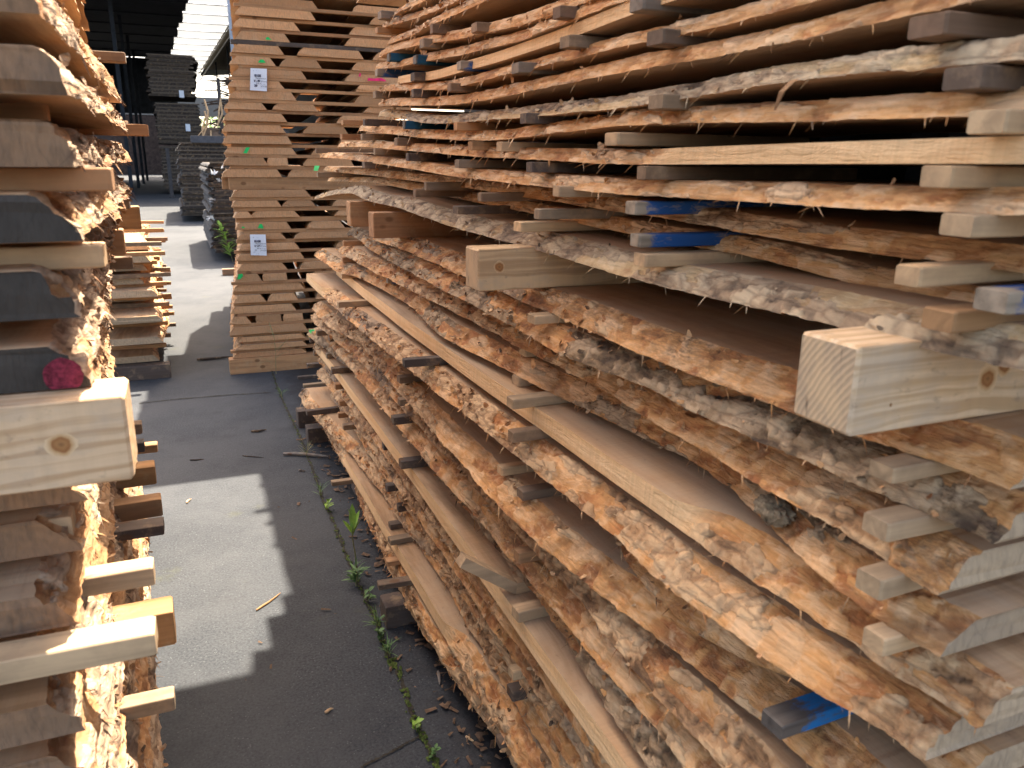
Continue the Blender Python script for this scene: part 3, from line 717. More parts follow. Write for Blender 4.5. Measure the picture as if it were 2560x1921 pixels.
# ------------------------------------------------------------------ right stack
Z3b = ((900, 1321), 2.7667); Z4b = ((1300, 1321), 2.7667); Z8b = ((1960, 1321), 2.7667); Z1c = ((740, 780), 5.53); Z2c = ((740, 1040), 5.53); Z5c = ((740, 540), 5.53)
Z6 = ((700, 600), 2.212); Z7 = ((1560, 600), 2.212); Z1b = ((1560, 1171), 2.212)
Z4 = ((700, 0), 2.212); Z5 = ((1560, 0), 2.212); Z6c = ((740, 0), 4.424); Z7c = ((740, 300), 4.424)
LOW = [  # z of underside, traced lower edge, near end y, far end y, thickness, inset, sawn(lo,hi), bark threshold, description
 (0.085, [(881, 1203), (890, 1228), (932, 1337), (980, 1440), (1041, 1552), (1081, 1621), (1149, 1722), (1189, 1787), (1240, 1841), (1283, 1920)], 1.0, 4.0, 0.045, .03, [], .38, 'rough bark-edged board'),
 (0.150, [(780, 1040), (796, 1056), (818, 1082), (838, 1107), (852, 1127), (867, 1176), (879, 1201), (890, 1214), (912, 1253), (935, 1299), (959, 1340), (998, 1411), (1045, 1487), (1102, 1581), (1153, 1653), (1207, 1747), (1243, 1816), (1283, 1885)], 0.9, 4.25, 0.042, .045, [(1.92, 3.45)], .40, 'grey-topped board with a straight sawn edge'),
 (0.213, [(765, 1022), (805, 1065), (848, 1108), (885, 1145), (917, 1190), (966, 1248), (1022, 1333), (1052, 1372), (1092, 1429), (1131, 1491), (1153, 1541), (1196, 1606), (1225, 1657), (1261, 1715), (1312, 1805), (1348, 1856), (1380, 1914)], 0.7, 4.4, 0.04, .05, [], .42, 'bark-edged board'),
 (0.280, 'r0.535', 0.6, 4.1, 0.04, .05, [], .42, 'bark-edged board'),
 (0.345, [(780, 917), (800, 945), (820, 968), (860, 1025), (900, 1080)], 0.6, 4.35, 0.04, .05, [], .42, 'bark-edged board'),
 (0.412, 'r0.582', 0.55, 4.4, 0.04, .05, [], .45, 'bark-edged board'),
 (0.480, [(768, 868), (790, 880), (819, 902), (867, 977), (914, 1048), (957, 1109), (1022, 1195), (1102, 1315), (1153, 1382), (1290, 1581), (1442, 1787), (1500, 1877)], 0.6, 4.4, 0.042, .04, [(0.3, 4.2)], .5, 'pale board with a clean sawn edge'),
 (0.550, [(770, 840), (896, 939)] + zz(*Z4b, [(290, 700), (400, 880), (480, 1100), (650, 1290), (700, 1400), (900, 1659)]), 0.55, 4.45, 0.038, .05, [], .36, 'dark mouldy bark-edged board'),
 (0.610, [(830, 868), (1000, 1075)] + zz(*Z4b, [(0, 290), (200, 520), (400, 760), (600, 990), (830, 1240), (950, 1400), (1060, 1550), (1100, 1659)]), 0.5, 4.3, 0.038, .05, [], .60, 'orange bare-edged board'),
 (0.675, [(790, 812), (900, 905)] + zz(*Z4b, [(440, 540), (640, 790), (760, 960), (950, 1140), (1100, 1330), (1250, 1480), (1390, 1659)]), 0.5, 4.3, 0.042, .06, [], .34, 'grey bark-edged board'),
 (0.740, zz(*Z1c, [(470, 240), (860, 400), (1180, 800), (1290, 960)]) + zz(*Z4b, [(0, 20), (140, 110), (370, 310), (640, 520), (870, 690), (1050, 830), (1220, 990), (1400, 1110), (1660, 1310)]), 0.5, 4.2, 0.04, .055, [], .5, 'tan board with flaking bark'),
 (0.802, 'r0.955', 0.5, 4.0, 0.038, .05, [], .62, 'orange bare-edged board'),
 (0.865, zz(*Z5c, [(480, 1220), (730, 1440), (1000, 1660)]) + [(960, 875), (1250, 1110)] + zz(*Z4b, [(700, 80), (850, 240), (960, 370), (1060, 460), (1290, 600), (1500, 730), (1660, 890)]) + zz(*Z1b, [(900, 1140), (1130, 1290), (1380, 1390), (1640, 1590)]), 0.5, 4.35, 0.04, .06, [(3.8, 4.5)], .38, 'gnarled grey bark-edged board'),
 (0.930, zz(*Z5c, [(590, 840), (640, 890)]) + zz(*Z6, [(325, 200), (560, 390), (800, 580), (1060, 770), (1270, 930), (1560, 1120)]) + zz(*Z1b, [(0, 130), (420, 470), (720, 690), (1130, 900), (1430, 1060), (1905, 1315)]), 0.46, 4.1, 0.041, .05, [(0.95, 4.2)], .5, 'long pale board with a broad sawn edge'),
 (0.995, zz(*Z5c, [(440, 680), (570, 780), (850, 840), (1200, 1020), (1600, 1260)]) + [(1100, 838), (1380, 985)] + zz(*Z1b, [(470, 0), (690, 190), (870, 390), (1060, 580), (1330, 780), (1560, 920), (1790, 1060)]), 0.5, 4.4, 0.038, .055, [], .55, 'red-brown board with a mossy knob'),
 (1.060, zz(*Z5c, [(990, 730), (1260, 860), (1640, 1060)]) + [(1180, 805), (1400, 920)] + zz(*Z7, [(0, 890), (200, 1030), (640, 1290), (950, 1480)]) + zz(*Z1b, [(1000, 240), (1300, 420), (1560, 600), (1770, 785)]), 0.52, 4.0, 0.038, .06, [], .5, 'bare orange board with torn fibres'),
 (1.122, zz(*Z5c, [(870, 330), (1060, 490), (1400, 690), (1800, 900)]) + [(1270, 810), (1420, 895)] + zz(*Z7, [(130, 820), (480, 1010), (900, 1180), (1100, 1280), (1600, 1490), (1970, 1637)]), 0.50, 4.2, 0.038, .06, [], .42, 'orange board with black mossy bark'),
 (1.180, zz(*Z5c, [(1040, 320), (1580, 510), (2200, 780)]) + [(1330, 764)] + zz(*Z7, [(0, 590), (330, 720), (640, 850), (960, 960), (1340, 1090), (1640, 1200), (2010, 1330)]), 0.50, 3.4, 0.04, .06, [], .55, 'tan top board right under the bolster blocks'),
]
LOWZ = []
LOWBOARDS = []
def clean(tr, z):
    pts = [onz(p[0], p[1], z) for p in tr]
    pts.sort(key=lambda q: q[1])
    return np.array([p[1] for p in pts]), np.array([p[0] for p in pts])
for k, (z, tr, yn, yf, t, ins, saw, thr, desc) in enumerate(LOW):
    ys = stations(yn, yf, 0.6)
    if isinstance(tr, str):
        x = np.full(len(ys), float(tr[1:]) * (1.5 - z)) + (0.10 * (1 - sstep(0.62, 0.9, ys)) + 0.13 * sstep(1.0, 1.5, ys) if k == 11 else 0) + 0.02 * (fbm(ys * 1.2, ys * 0, 70 + k, 2) - 0.5)
    else:
        py, pxx = clean(tr, z)
        yq = np.arange(yn, yf + 0.02, 0.02)
        xq = np.interp(yq, py, pxx)
        ker = np.hanning(17); ker /= ker.sum()
        xq = np.convolve(np.pad(xq, 8, 'edge'), ker, 'valid')
        x = np.interp(ys, yq, xq)
        if k in (1, 6, 13):
            pf = np.polyfit(py, pxx, 2); x = 0.75 * np.polyval(pf, ys) + 0.25 * x
    sw = np.zeros(len(ys))
    for a, b in saw:
        sw = np.maximum(sw, sstep(a - 0.06, a + 0.06, ys) * (1 - sstep(b - 0.06, b + 0.06, ys)))
    far = ys > 3.0
    lab = f'{desc}, {ordw(k + 1)} up in the lower near stack'
    o = make_board('live_edge_board', lab, 'board', 'boards in the lower bundle of the near stack', ys, x, z, t, ins, 0.62, 1, 11, 1.15, thr, sw, 100 + k * 13,
                   [M['sawn'], M['edge_mossy'] if k in (7, 14, 16) else M['edge'], M['end']], nearbare=0.13 if k not in (7, 9, 16) else 0.06, split=True, flakes=330, splinters=60)
    LOWZ.append((z, t, np.array(ys), np.array(x))); LOWBOARDS.append(o)
# sawn white far end of the eighth board and its green mark
def mark(name, parent, pts, mat, off):
    """paint mark as a thin film lying on its board; pts in world space"""
    mb = MB(); mb.add(pts, [tuple(range(len(pts)))])
    me = mesh_np(name, np.array(mb.v) - np.array(parent.location), mb.f)
    return link(name, me, mat, parent)
M['green'] = m_plain('green_spray', (0.02, 0.5, 0.12), 0.6, 0.2, 40)
M['pink'] = m_plain('pink_spray', (0.75, 0.03, 0.16), 0.6, 0.2, 40)
M['red'] = m_plain('red_crayon', (0.15, 0.018, 0.034), 0.9, 0.65, 190)

b_ = LOWBOARDS[8]; xe = float(np.interp(4.15, LOWZ[8][2], LOWZ[8][3]))
mark('paint_mark', b_, [tuple(onx(*p, xe - 0.02)) for p in zz(*Z1c, [(175, 350), (180, 245), (255, 240), (258, 262), (212, 268), (210, 358)])[::-1]], M['green'], 0)
# upper bundle: the boards sag, so their edge is surveyed on the side plane of the stack
UP = [
 ('silvery bark-edged slab resting on the bolster blocks', zz(*Z7c, [(200, 880), (480, 815), (650, 810), (760, 880), (900, 920), (1150, 970), (1260, 1020), (1550, 1120), (1900, 1240), (2212, 1320)]) + zz(*Z7, [(0, 205), (500, 330), (1000, 430), (1500, 560), (1900, 660), (2212, 715)]), 4.75, .034, .055, [], .34),
 ('thin dark board with curled bark', zz(*Z7c, [(70, 675), (520, 680), (860, 690)]) + zz(*Z5, [(480, 1380), (760, 1420), (970, 1490), (1300, 1575), (1500, 1640)]), 5.0, .025, .03, [], .5),
 ('brown bark-edged board with a grey near end', zz(*Z7c, [(130, 540), (380, 570), (880, 620), (1200, 660), (1530, 700), (1850, 750), (2200, 800)]) + zz(*Z5, [(60, 1190), (400, 1240), (760, 1310), (1360, 1400), (1960, 1475)]), 4.9, .026, .03, [], .48),
 ('bark-edged board with peeling tan patches', zz(*Z7c, [(240, 410), (570, 435), (1000, 500), (1150, 520), (1540, 585), (1840, 640), (2200, 680)]) + zz(*Z5, [(0, 1080), (600, 1110), (1350, 1160), (2130, 1185)]), 4.5, .026, .028, [], .5),
 ('board ending in a clean pale sawn edge', zz(*Z7c, [(480, 300), (800, 300), (1000, 320), (1400, 355), (1700, 380), (2050, 410)]) + zz(*Z5, [(0, 910), (1000, 905), (2100, 905)]), 3.95, .025, .026, [(0.3, 1.15)], .52),
 ('yellowish debarked board', zz(*Z7c, [(700, 115), (870, 140), (1080, 160), (1350, 195), (1800, 225), (2200, 230)]) + zz(*Z5, [(0, 690), (1200, 665), (2212, 635)]), 3.45, .026, .026, [], .58),
 ('frayed red-brown board with a hanging sliver', zz(*Z6c, [(930, 1280), (1150, 1310), (1380, 1360), (1560, 1375), (1900, 1350)]) + zz(*Z5, [(0, 600), (800, 470), (1400, 400), (1870, 380)]), 3.1, .025, .026, [], .40),
 ('light board with a frayed lower edge', zz(*Z6c, [(950, 1170), (1250, 1170), (1700, 1160), (2100, 1110)]) + zz(*Z5, [(0, 395), (450, 325), (1100, 200), (1660, 60)]), 3.05, .026, .02, [], .66),
 ('light board with short bark strips', zz(*Z6c, [(1000, 1000), (1300, 1000), (1700, 985)]) + zz(*Z5, [(0, 255), (400, 175), (1060, 0)]), 3.0, .024, .02, [], .62),
 ('long pale board with a straight sawn edge', zz(*Z6c, [(1130, 920), (1500, 880), (1900, 770), (2200, 700)]) + zz(*Z4, [(1300, 310), (1600, 210), (2000, 55)]), 2.8, .024, .01, [(0.2, 5)], .6),
 ('brown board above the long pale board', zz(*Z6c, [(910, 760), (1080, 755), (1350, 690), (1700, 630)]) + zz(*Z4, [(1300, 240), (1750, 60)]), 3.1, .026, .02, [], .55),
 ('wide board showing its tan underside', zz(*Z6c, [(920, 640), (1090, 560), (1400, 490), (1800, 430)]) + zz(*Z4, [(1300, 150), (1600, 40)]), 3.05, .025, .012, [], .6),
 ('board with a thin rim of grey bark', zz(*Z6c, [(1060, 470), (1180, 440), (1500, 290), (1990, 60)]), 2.9, .025, .016, [], .4),
 ('short bark-edged board near the frame top', zz(*Z6c, [(980, 295), (1250, 230), (1500, 150), (1750, 40)]), 3.0, .025, .02, [], .4),
 ('topmost visible board', zz(*Z6c, [(1170, 118), (1400, 30)]), 2.8, .025, .02, [], .45),
]
UPB = []
for k, (desc, tr, yf, t, ins, saw, thr) in enumerate(UP):
    XP = {1: 0.84, 2: 0.80}.get(k, 0.72)
    pts = sorted([onx(p[0], p[1], XP) for p in tr], key=lambda q: q[1])
    py = np.array([p[1] for p in pts]); pz = np.array([p[2] for p in pts])
    yn = 0.545 if k == 2 else (0.5 if k == 4 else 0.42)
    if k >= 12: yn = 1.0
    ys = stations(yn, yf, 0.65)
    yq = np.arange(yn, yf + 0.03, 0.03); zq = np.interp(yq, py, pz)
    # keep the slope beyond the last traced point gentle
    ker = np.hanning(13); ker /= ker.sum(); zq = np.convolve(np.pad(zq, 6, 'edge'), ker, 'valid')
    zb = np.interp(ys, yq, zq)
    sw = np.zeros(len(ys))
    for a, b in saw:
        sw = np.maximum(sw, sstep(a - 0.08, a + 0.08, ys) * (1 - sstep(b - 0.08, b + 0.08, ys)))
    x = XP + 0.014 * (fbm(ys * 1.3, ys * 0, 300 + k, 2) - 0.5)
    lab = f'{desc}, {ordw(k + 1)} above the near bolster blocks'
    o = make_board('live_edge_board', lab, 'board', 'boards in the upper bundle of the near stack', ys, x, zb, t, ins, 0.6, 1, 8, 0.75, thr, sw, 400 + k * 11,
                   [M['sawn'], M['edge_pale'] if k in (0, 6) else M['edge_far'], M['end']], nearbare=0.10, split=True, flakes=90, splinters=60)
    UPB.append((ys, zb, t, o))
mark('paint_mark', UPB[2][3], [tuple(onx(*p, 0.735)) for p in zz(*Z7c, [(195, 560), (205, 505), (262, 505), (240, 562)])[::-1]], M['green'], 0)
# higher layers, out of the frame at the top; they shade the alley
for k in range(11):
    z = 2.13 + k * 0.098
    ys = stations(0.9, 4.2 if k > 3 else 3.6, 0.7, 0.02, 0.15)
    make_board('live_edge_board', f'high board near the top of the near stack, {ordw(11 - k)} from the added shade sheet', 'board', 'boards in the upper bundle of the near stack', ys, 0.76 + 0.02 * (k % 3), z, 0.05, 0.03, 0.7, 1, 4, 1.0, .5, None, 700 + k)
cv = MB(); cv.box((0.29, 3.27, 3.215), (1.6, 4.22, 3.235))  # added sheet, out of frame, shades the ground before the sunlit patch
for i in range(8): cv.box((0.29, 3.30 + i * 0.12, 3.236), (1.6, 3.33 + i * 0.12, 3.248))
tag(cv.build('shade_sheet', m_plain('grey_shade_sheet', (0.2, 0.2, 0.2))), 'unseen grey ribbed shade sheet added on top of the near stack', 'shade sheet')
for k in range(4):  # added pile, out of frame, casts the right shadow edge of the sunlit patch
    z = 3.26 + k * 0.075
    ys = stations(3.95, 6.25, 3, 0.02, 0.15)
    make_board('live_edge_board', f'added shade board laid across from near stack to far stack, {ordw(k + 1)} of its pile', 'board', 'added shade boards bridging the two stacks', ys, 1.03 + 0.006 * math.sin(k * 2.1), z, 0.05, 0.03, 0.6, 1, 4, 1.0, .5, None, 760 + k)
for k in range(7):  # added sticks that make that shadow edge jagged
    make_stick('stacking_stick', f'added stick poking out of the unseen shade boards, {ordw(k + 1)} along', 'stick', 'sticks in the added shade boards', (0.97 + 0.03 * ((k * 37) % 5) / 5, 4.3 + k * 0.25 + 0.06 * math.sin(k * 5), 3.26 + 0.05 + 0.075 * (k % 3)), 0.5, 0.03, 0.024, M['stick'], seed=k)

# bolster blocks between the bundles
BOL = [((2119, 1093), 'big pale bolster block with knots, nearest the camera', 0.62, 'beam'), ((1195.5, 729), 'brown bolster block with one knot, second from the camera', 0.7, 'beam2'),
       ((935, 596), 'reddish bolster block, third from the camera', 0.7, 'stick_fresh'), ((876, 541), 'sunlit topped bolster block, farthest of the row', 0.7, 'stick_fresh')]
M['knotc'] = m_knot('knot_wood')
def knot(parent, dx, dz, r, rz):
    kb = MB(); rr_ = random.Random(int(dx * 9999)); n = 22
    v = [(0, -0.0005, 0)] + [(math.cos(a) * r * rr_.uniform(.9, 1.1), -0.0001, math.sin(a) * rz * rr_.uniform(.9, 1.1)) for a in [6.2832 * j / n for j in range(n)]]
    kb.add(v, [(0, 1 + j, 1 + (j + 1) % n) for j in range(n)])
    kb.build('knot', M['knotc'], parent=parent, loc=None).location = (dx, 0, dz)
for i, (p, lab, ln, mt) in enumerate(BOL):
    w = onz(*p, 1.221)
    x = min(w[0], 0.67)
    y = w[1] if i < 3 else onx(*p, 0.67)[1]
    ztop = 0.092 if i < 3 else 0.105
    o = make_stick('bolster_block', lab + ' between the two near bundles', 'block', 'bolster blocks of the near stack', (x, y, 1.221), ln, 0.085, ztop if i else 0.098, M[mt], 0.0, 0, i, endm=M['end_beam'] if i < 2 else None)
    if i == 0:
        for (dx, dz, r) in ((0.055, 0.03, 0.009), (0.20, 0.045, 0.017), (0.225, 0.06, 0.012)): knot(o, dx, dz, r, r * 1.2)
    if i == 1: knot(o, 0.05, 0.052, 0.013, 0.014)

# stacking sticks of the lower bundle: (pixel of the front lower corner of the free end, material)
LS = zz(*Z7, [(1480, 1355)]) + zz(*Z1b, [(1450, 415), (1410, 740), (1430, 1050), (1340, 1205), (870, 1510)]) + \
     zz(*Z6, [(1410, 470), (1355, 650), (1320, 815), (1290, 940), (1290, 1125), (1228, 1310), (1345, 1447)]) + \
     zz(*Z3b, [(1100, 250), (1095, 657), (1060, 1060), (1055, 1205), (968, 1530), (213, 122), (190, 268), (132, 432)]) + \
     zz(*Z6, [(650, 475), (326, 376), (460, 385), (730, 595), (690, 708), (664, 796), (665, 920), (630, 1025), (575, 1166), (672, 1270), (595, 1395), (655, 1507), (612, 1604)]) + \
     zz(*Z1c, [(294, 335), (465, 412), (430, 650), (500, 860), (548, 1078), (605, 1310), (590, 1472), (660, 1640), (30, 938), (85, 1112), (108, 1050), (130, 1240), (270, 1236), (155, 1440), (195, 428), (250, 612), (160, 780)]) + \
     zz(*Z5c, [(660, 415), (648, 648), (636, 872), (1270, 940)]) + zz(*Z2c, [(500, 975)])
SM = ['stick_pale', 'stick_pale', 'stick_pale', 'stick_pale', 'stick', 'bluebright',
      'stick_pale', 'stick_pale', 'stick_pale', 'stick_pale', 'stick', 'stick_pale', 'stick',
      'stick_orange', 'stick_pale', 'stick_pale', 'stick_dark', 'stick', 'stick', 'stick_fresh', 'stick'] + \
     ['stick', 'stick_pale', 'stick', 'stick_dark', 'stick_dark', 'stick', 'stick', 'stick_dark', 'stick_dark', 'stick_dark', 'stick_dark', 'stick_dark', 'stick'] + \
     ['stick', 'stick', 'stick', 'stick', 'stick_fresh', 'stick_fresh', 'stick_fresh', 'stick', 'stick_dark', 'stick_dark', 'stick', 'stick_fresh', 'stick_fresh', 'stick_dark', 'stick_dark', 'stick', 'stick_dark'] + \
     ['stick_fresh', 'stick_fresh', 'stick_pale', 'blue', 'stick']
CN = {'stick': 'brown', 'stick_pale': 'pale', 'stick_dark': 'dark', 'stick_orange': 'orange', 'stick_fresh': 'reddish', 'blue': 'blue-painted', 'bluebright': 'bright blue', 'teal': 'teal-painted'}
plan = []
for p, mt in zip(LS, SM):
    best = None
    for k in range(0, len(LOWZ) - 1):
        z = LOWZ[k][0] + LOWZ[k][1] + 0.0005
        w = onz(*p, z)
        if w[1] > 5.2 or w[1] < 0.4: continue
        xe = np.interp(w[1], LOWZ[k][2], LOWZ[k][3])
        d = abs(w[0] - (xe - 0.028))
        if best is None or d < best[0]: best = (d, k, w)
    # first layer: stick lying under the lowest board
    d, k, w = best
    plan.append([k, w, mt])
plan.sort(key=lambda q: (q[0], q[1][1]))
cnt = {}
for k, w, mt in plan:
    cnt[k] = cnt.get(k, 0) + 1
    lab = f'{CN[mt]} stacking stick on the {ordw(k + 1)} board of the lower near stack, {ordw(cnt[k])} from camera'
    h = LOWZ[k + 1][0] - LOWZ[k][0] - LOWZ[k][1] - 0.001
    make_stick('stacking_stick', lab, 'stick', 'sticks in the lower bundle of the near stack', w, 0.5, random.uniform(0.03, 0.042), h, M[mt], random.uniform(-0.05, 0.05), 0, len(cnt) * 31 + cnt[k])
# the snapped stick
p = zz(*Z3b, [(1065, 462)])[0]
zk = LOWZ[6][0] + LOWZ[6][1] + 0.0005
w = onz(*p, zk)
o = make_stick('stacking_stick', 'snapped pale stick whose broken end points up-left over the pale sawn edge', 'stick', None, w, 0.45, 0.04, 0.027, M['stick_pale'], 0.0, 0, 3)
q1 = zz(*Z3b, [(680, 275)])[0]
tipw = onx(*q1, w[0] - 0.135)
dv = Vector(tipw) - Vector(w)
mb = MB(); L = dv.length; u = dv.normalized(); s = Vector((0, 1, 0)); s = (s - u * s.dot(u)).normalized(); t_ = s.cross(u)
if t_.z < 0: t_ = -t_
A0 = Vector((0.004, 0, 0)); jag = [0.0, 0.014, 0.004, -0.012]
v = []
for a, (cs, ct) in enumerate([(0, 0), (0.036, 0), (0.036, 0.026), (0, 0.026)]):
    v.append(A0 - u * jag[a] + s * cs + t_ * ct)
for (cs, ct) in [(0, 0), (0.036, 0), (0.036, 0.026), (0, 0.026)]:
    v.append(A0 + u * L + s * cs + t_ * ct)
mb.add(v, [(0, 1, 5, 4), (1, 2, 6, 5), (2, 3, 7, 6), (3, 0, 4, 7), (4, 5, 6, 7), (3, 2, 1, 0)])
mb.build('broken_end', M['stick_pale'], parent=o)

# sticks of the upper bundle
US = [(Z5, [(1975, 490), (215, 600), (2100, 740), (120, 995), (1800, 1045), (115, 1480), (1920, 1318), (1625, 1595), (215, 240), (1770, 190), (105, 50)], ['stick', 'stick', 'stick_pale', 'stick', 'stick_pale', 'stick_pale', 'stick_pale', 'stick_pale', 'stick', 'stick', 'stick']),
      (Z5, [(60, 1190), (80, 1370)], ['blue', 'blue']),
      (Z7, [(1815, 522)], ['stick_orange']), (Z7, [(2112, 420)], ['blue']),
      (Z4, [(1320, 400), (945, 505), (745, 445), (1600, 258), (1550, 95), (845, 182), (1090, 172), (1360, 682), (1225, 838), (990, 928), (1395, 955), (1115, 1115), (985, 1187), (1335, 1285), (1435, 1215), (1545, 1090), (1865, 805)],
       ['stick', 'stick', 'stick_dark', 'stick', 'stick', 'stick', 'stick', 'stick_dark', 'stick_pale', 'stick', 'stick_dark', 'stick', 'stick', 'stick_pale', 'stick', 'stick_pale', 'stick_pale']),
      (Z4, [(1000, 385), (755, 350), (605, 335), (540, 420), (690, 712)], ['blue', 'teal', 'teal', 'blue', 'teal']),
      (Z4, [(740, 537), (530, 542), (980, 720), (470, 695), (350, 690), (455, 775), (650, 805), (1065, 830), (345, 772), (200, 845), (527, 858), (712, 890), (470, 930), (210, 980), (810, 1055), (750, 1090), (540, 183), (560, 100), (795, 262)],
       ['stick_dark', 'stick', 'stick_fresh', 'stick_dark', 'stick_fresh', 'stick', 'stick', 'stick_orange', 'stick_fresh', 'stick', 'stick', 'stick_dark', 'stick', 'stick', 'stick', 'stick', 'stick_fresh', 'stick', 'stick'])]
plan = []
for off, pts, mts in US:
    for p, mt in zip(zz(*off, pts), mts):
        w = onx(*p, 0.692)
        # rest it on the board below
        best = None
        for k, (ys, zb, t, o) in enumerate(UPB):
            if w[1] > ys[-1] - 0.0: continue
            zt = float(np.interp(w[1], ys, zb)) + t
            d = abs(zt - w[2])
            if best is None or d < best[0]: best = (d, k, zt)
        if best is None or best[0] > 0.035:
            plan.append([99, w, mt, 0.021]); continue
        k = best[1]; plan.append([k, w, mt, 0.0215 if w[1] < 2.2 else 0.025]); continue
        h = 0.021
        if k + 1 < len(UPB):
            h = float(np.interp(w[1], UPB[k + 1][0], UPB[k + 1][1])) - best[2]
            h = min(0.03, max(0.015, h))
        plan.append([k, np.array([w[0], w[1], best[2] + 0.0005]), mt, h - 0.001])
plan.sort(key=lambda q: (q[0], q[1][1])); cnt = {}
for k, w, mt, h in plan:
    cnt[k] = cnt.get(k, 0) + 1
    lab = f'{CN[mt]} stacking stick on the {ordw(k + 1)} board above the bolster blocks, {ordw(cnt[k])} from camera' if k < 99 else f'{CN[mt]} stick end at the far corner of the upper near bundle, {ordw(cnt[k])} from camera'
    make_stick('stacking_stick', lab, 'stick', 'sticks in the upper bundle of the near stack', w, 0.42, random.uniform(0.03, 0.045), h, M[mt], random.uniform(-0.06, 0.06), 0, k * 7 + cnt[k])

tp = MB(); nn_ = 40; v = []  # added sheet, out of view, stops light leaking through the board gaps
for i in range(nn_ + 1):
    for z in (0.0, 1.1, 2.2, 3.18): v.append((1.42 + 0.03 * math.sin(i * 1.7 + z), 0.75 + i * 0.085, z))
tp.add(v, [(4 * i + j, 4 * i + j + 1, 4 * i + j + 5, 4 * i + j + 4) for i in range(nn_) for j in range(3)])
tag(tp.build('blackout', m_plain('dark_blackout', (0.03, 0.032, 0.035))), 'dark tarpaulin added unseen behind the near stack to block light', 'blackout')
# blocks under the near stack
for i, (p, ln, w_, h, lab) in enumerate([((967, 1574), 0.6, 0.09, 0.08, 'dark weathered beam under the near stack, nearest the camera'),
                                        ((889, 1240), 0.6, 0.1, 0.075, 'dark block under the near stack beside the seedling'),
                                        ((771, 1110), 0.6, 0.09, 0.085, 'dark round-topped block under the far half of the near stack'),
                                        ((747, 1071), 0.6, 0.09, 0.10, 'dark square block under the far end of the near stack')]):
    w = onz(*p, 0.0)
    make_stick('bolster_block', lab, 'block', 'blocks under the near stack', w, ln, w_, h, M['stick_dark'], 0, 0, 50 + i)

# peeling splinter on the frayed board and the mossy knob
w = onx(*zz(*Z5, [(940, 440)])[0], 0.705); w2 = onx(*zz(*Z5, [(830, 610)])[0], 0.69)
sp = MB(); a = Vector(w); b = Vector(w2); md = (a + b) / 2 + Vector((-0.004, 0, 0.004))
for pa, pb, wa, wb in ((a, md, 0.006, 0.005), (md, b, 0.005, 0.0008)):
    sp.add([pa + Vector((0, -wa, 0)), pa + Vector((0, wa, 0)), pb + Vector((0, wb, 0)), pb + Vector((0, -wb, 0))], [(0, 1, 2, 3)])
    sp.add([pa + Vector((0.002, -wa, 0)), pa + Vector((0.002, wa, 0)), pb + Vector((0.002, wb, 0)), pb + Vector((0.002, -wb, 0))], [(3, 2, 1, 0)])
ub = UPB[6][3]
so_ = sp.build('hanging_sliver', M['stick_orange'], parent=ub); so_.location = -Vector(ub.location)
kp = onz(*zz(*Z7, [(800, 1500)])[0], 1.02)
kb = MB(); rs = np.random.RandomState(3)
import bmesh
bm = bmesh.new(); bmesh.ops.create_icosphere(bm, subdivisions=4, radius=1.0)
vv = np.array([v.co for v in bm.verts])
nn = 1 + 0.5 * (fbm(vv[:, 0] * 3 + 9, vv[:, 1] * 3 + vv[:, 2] * 2, 5, 4) - 0.5) + 0.35 * (fbm(vv[:, 0] * 9 + 9, vv[:, 2] * 9 + vv[:, 1] * 5, 6, 3) - 0.5)
for v, c, s_ in zip(bm.verts, vv, nn): v.co = Vector((c[0] * 0.02 * s_, c[1] * 0.034 * s_, c[2] * 0.019 * s_))
me = bpy.data.meshes.new('bark_knob'); bm.to_mesh(me); bm.free()
lb = LOWBOARDS[14]
ko = link('bark_knob', me, m_plain('mossy_bark', (0.2, 0.15, 0.095), 0.95, 0.8, 70), lb); ko.location = Vector(kp) + Vector((0.01, 0, 0)) - Vector(lb.location)

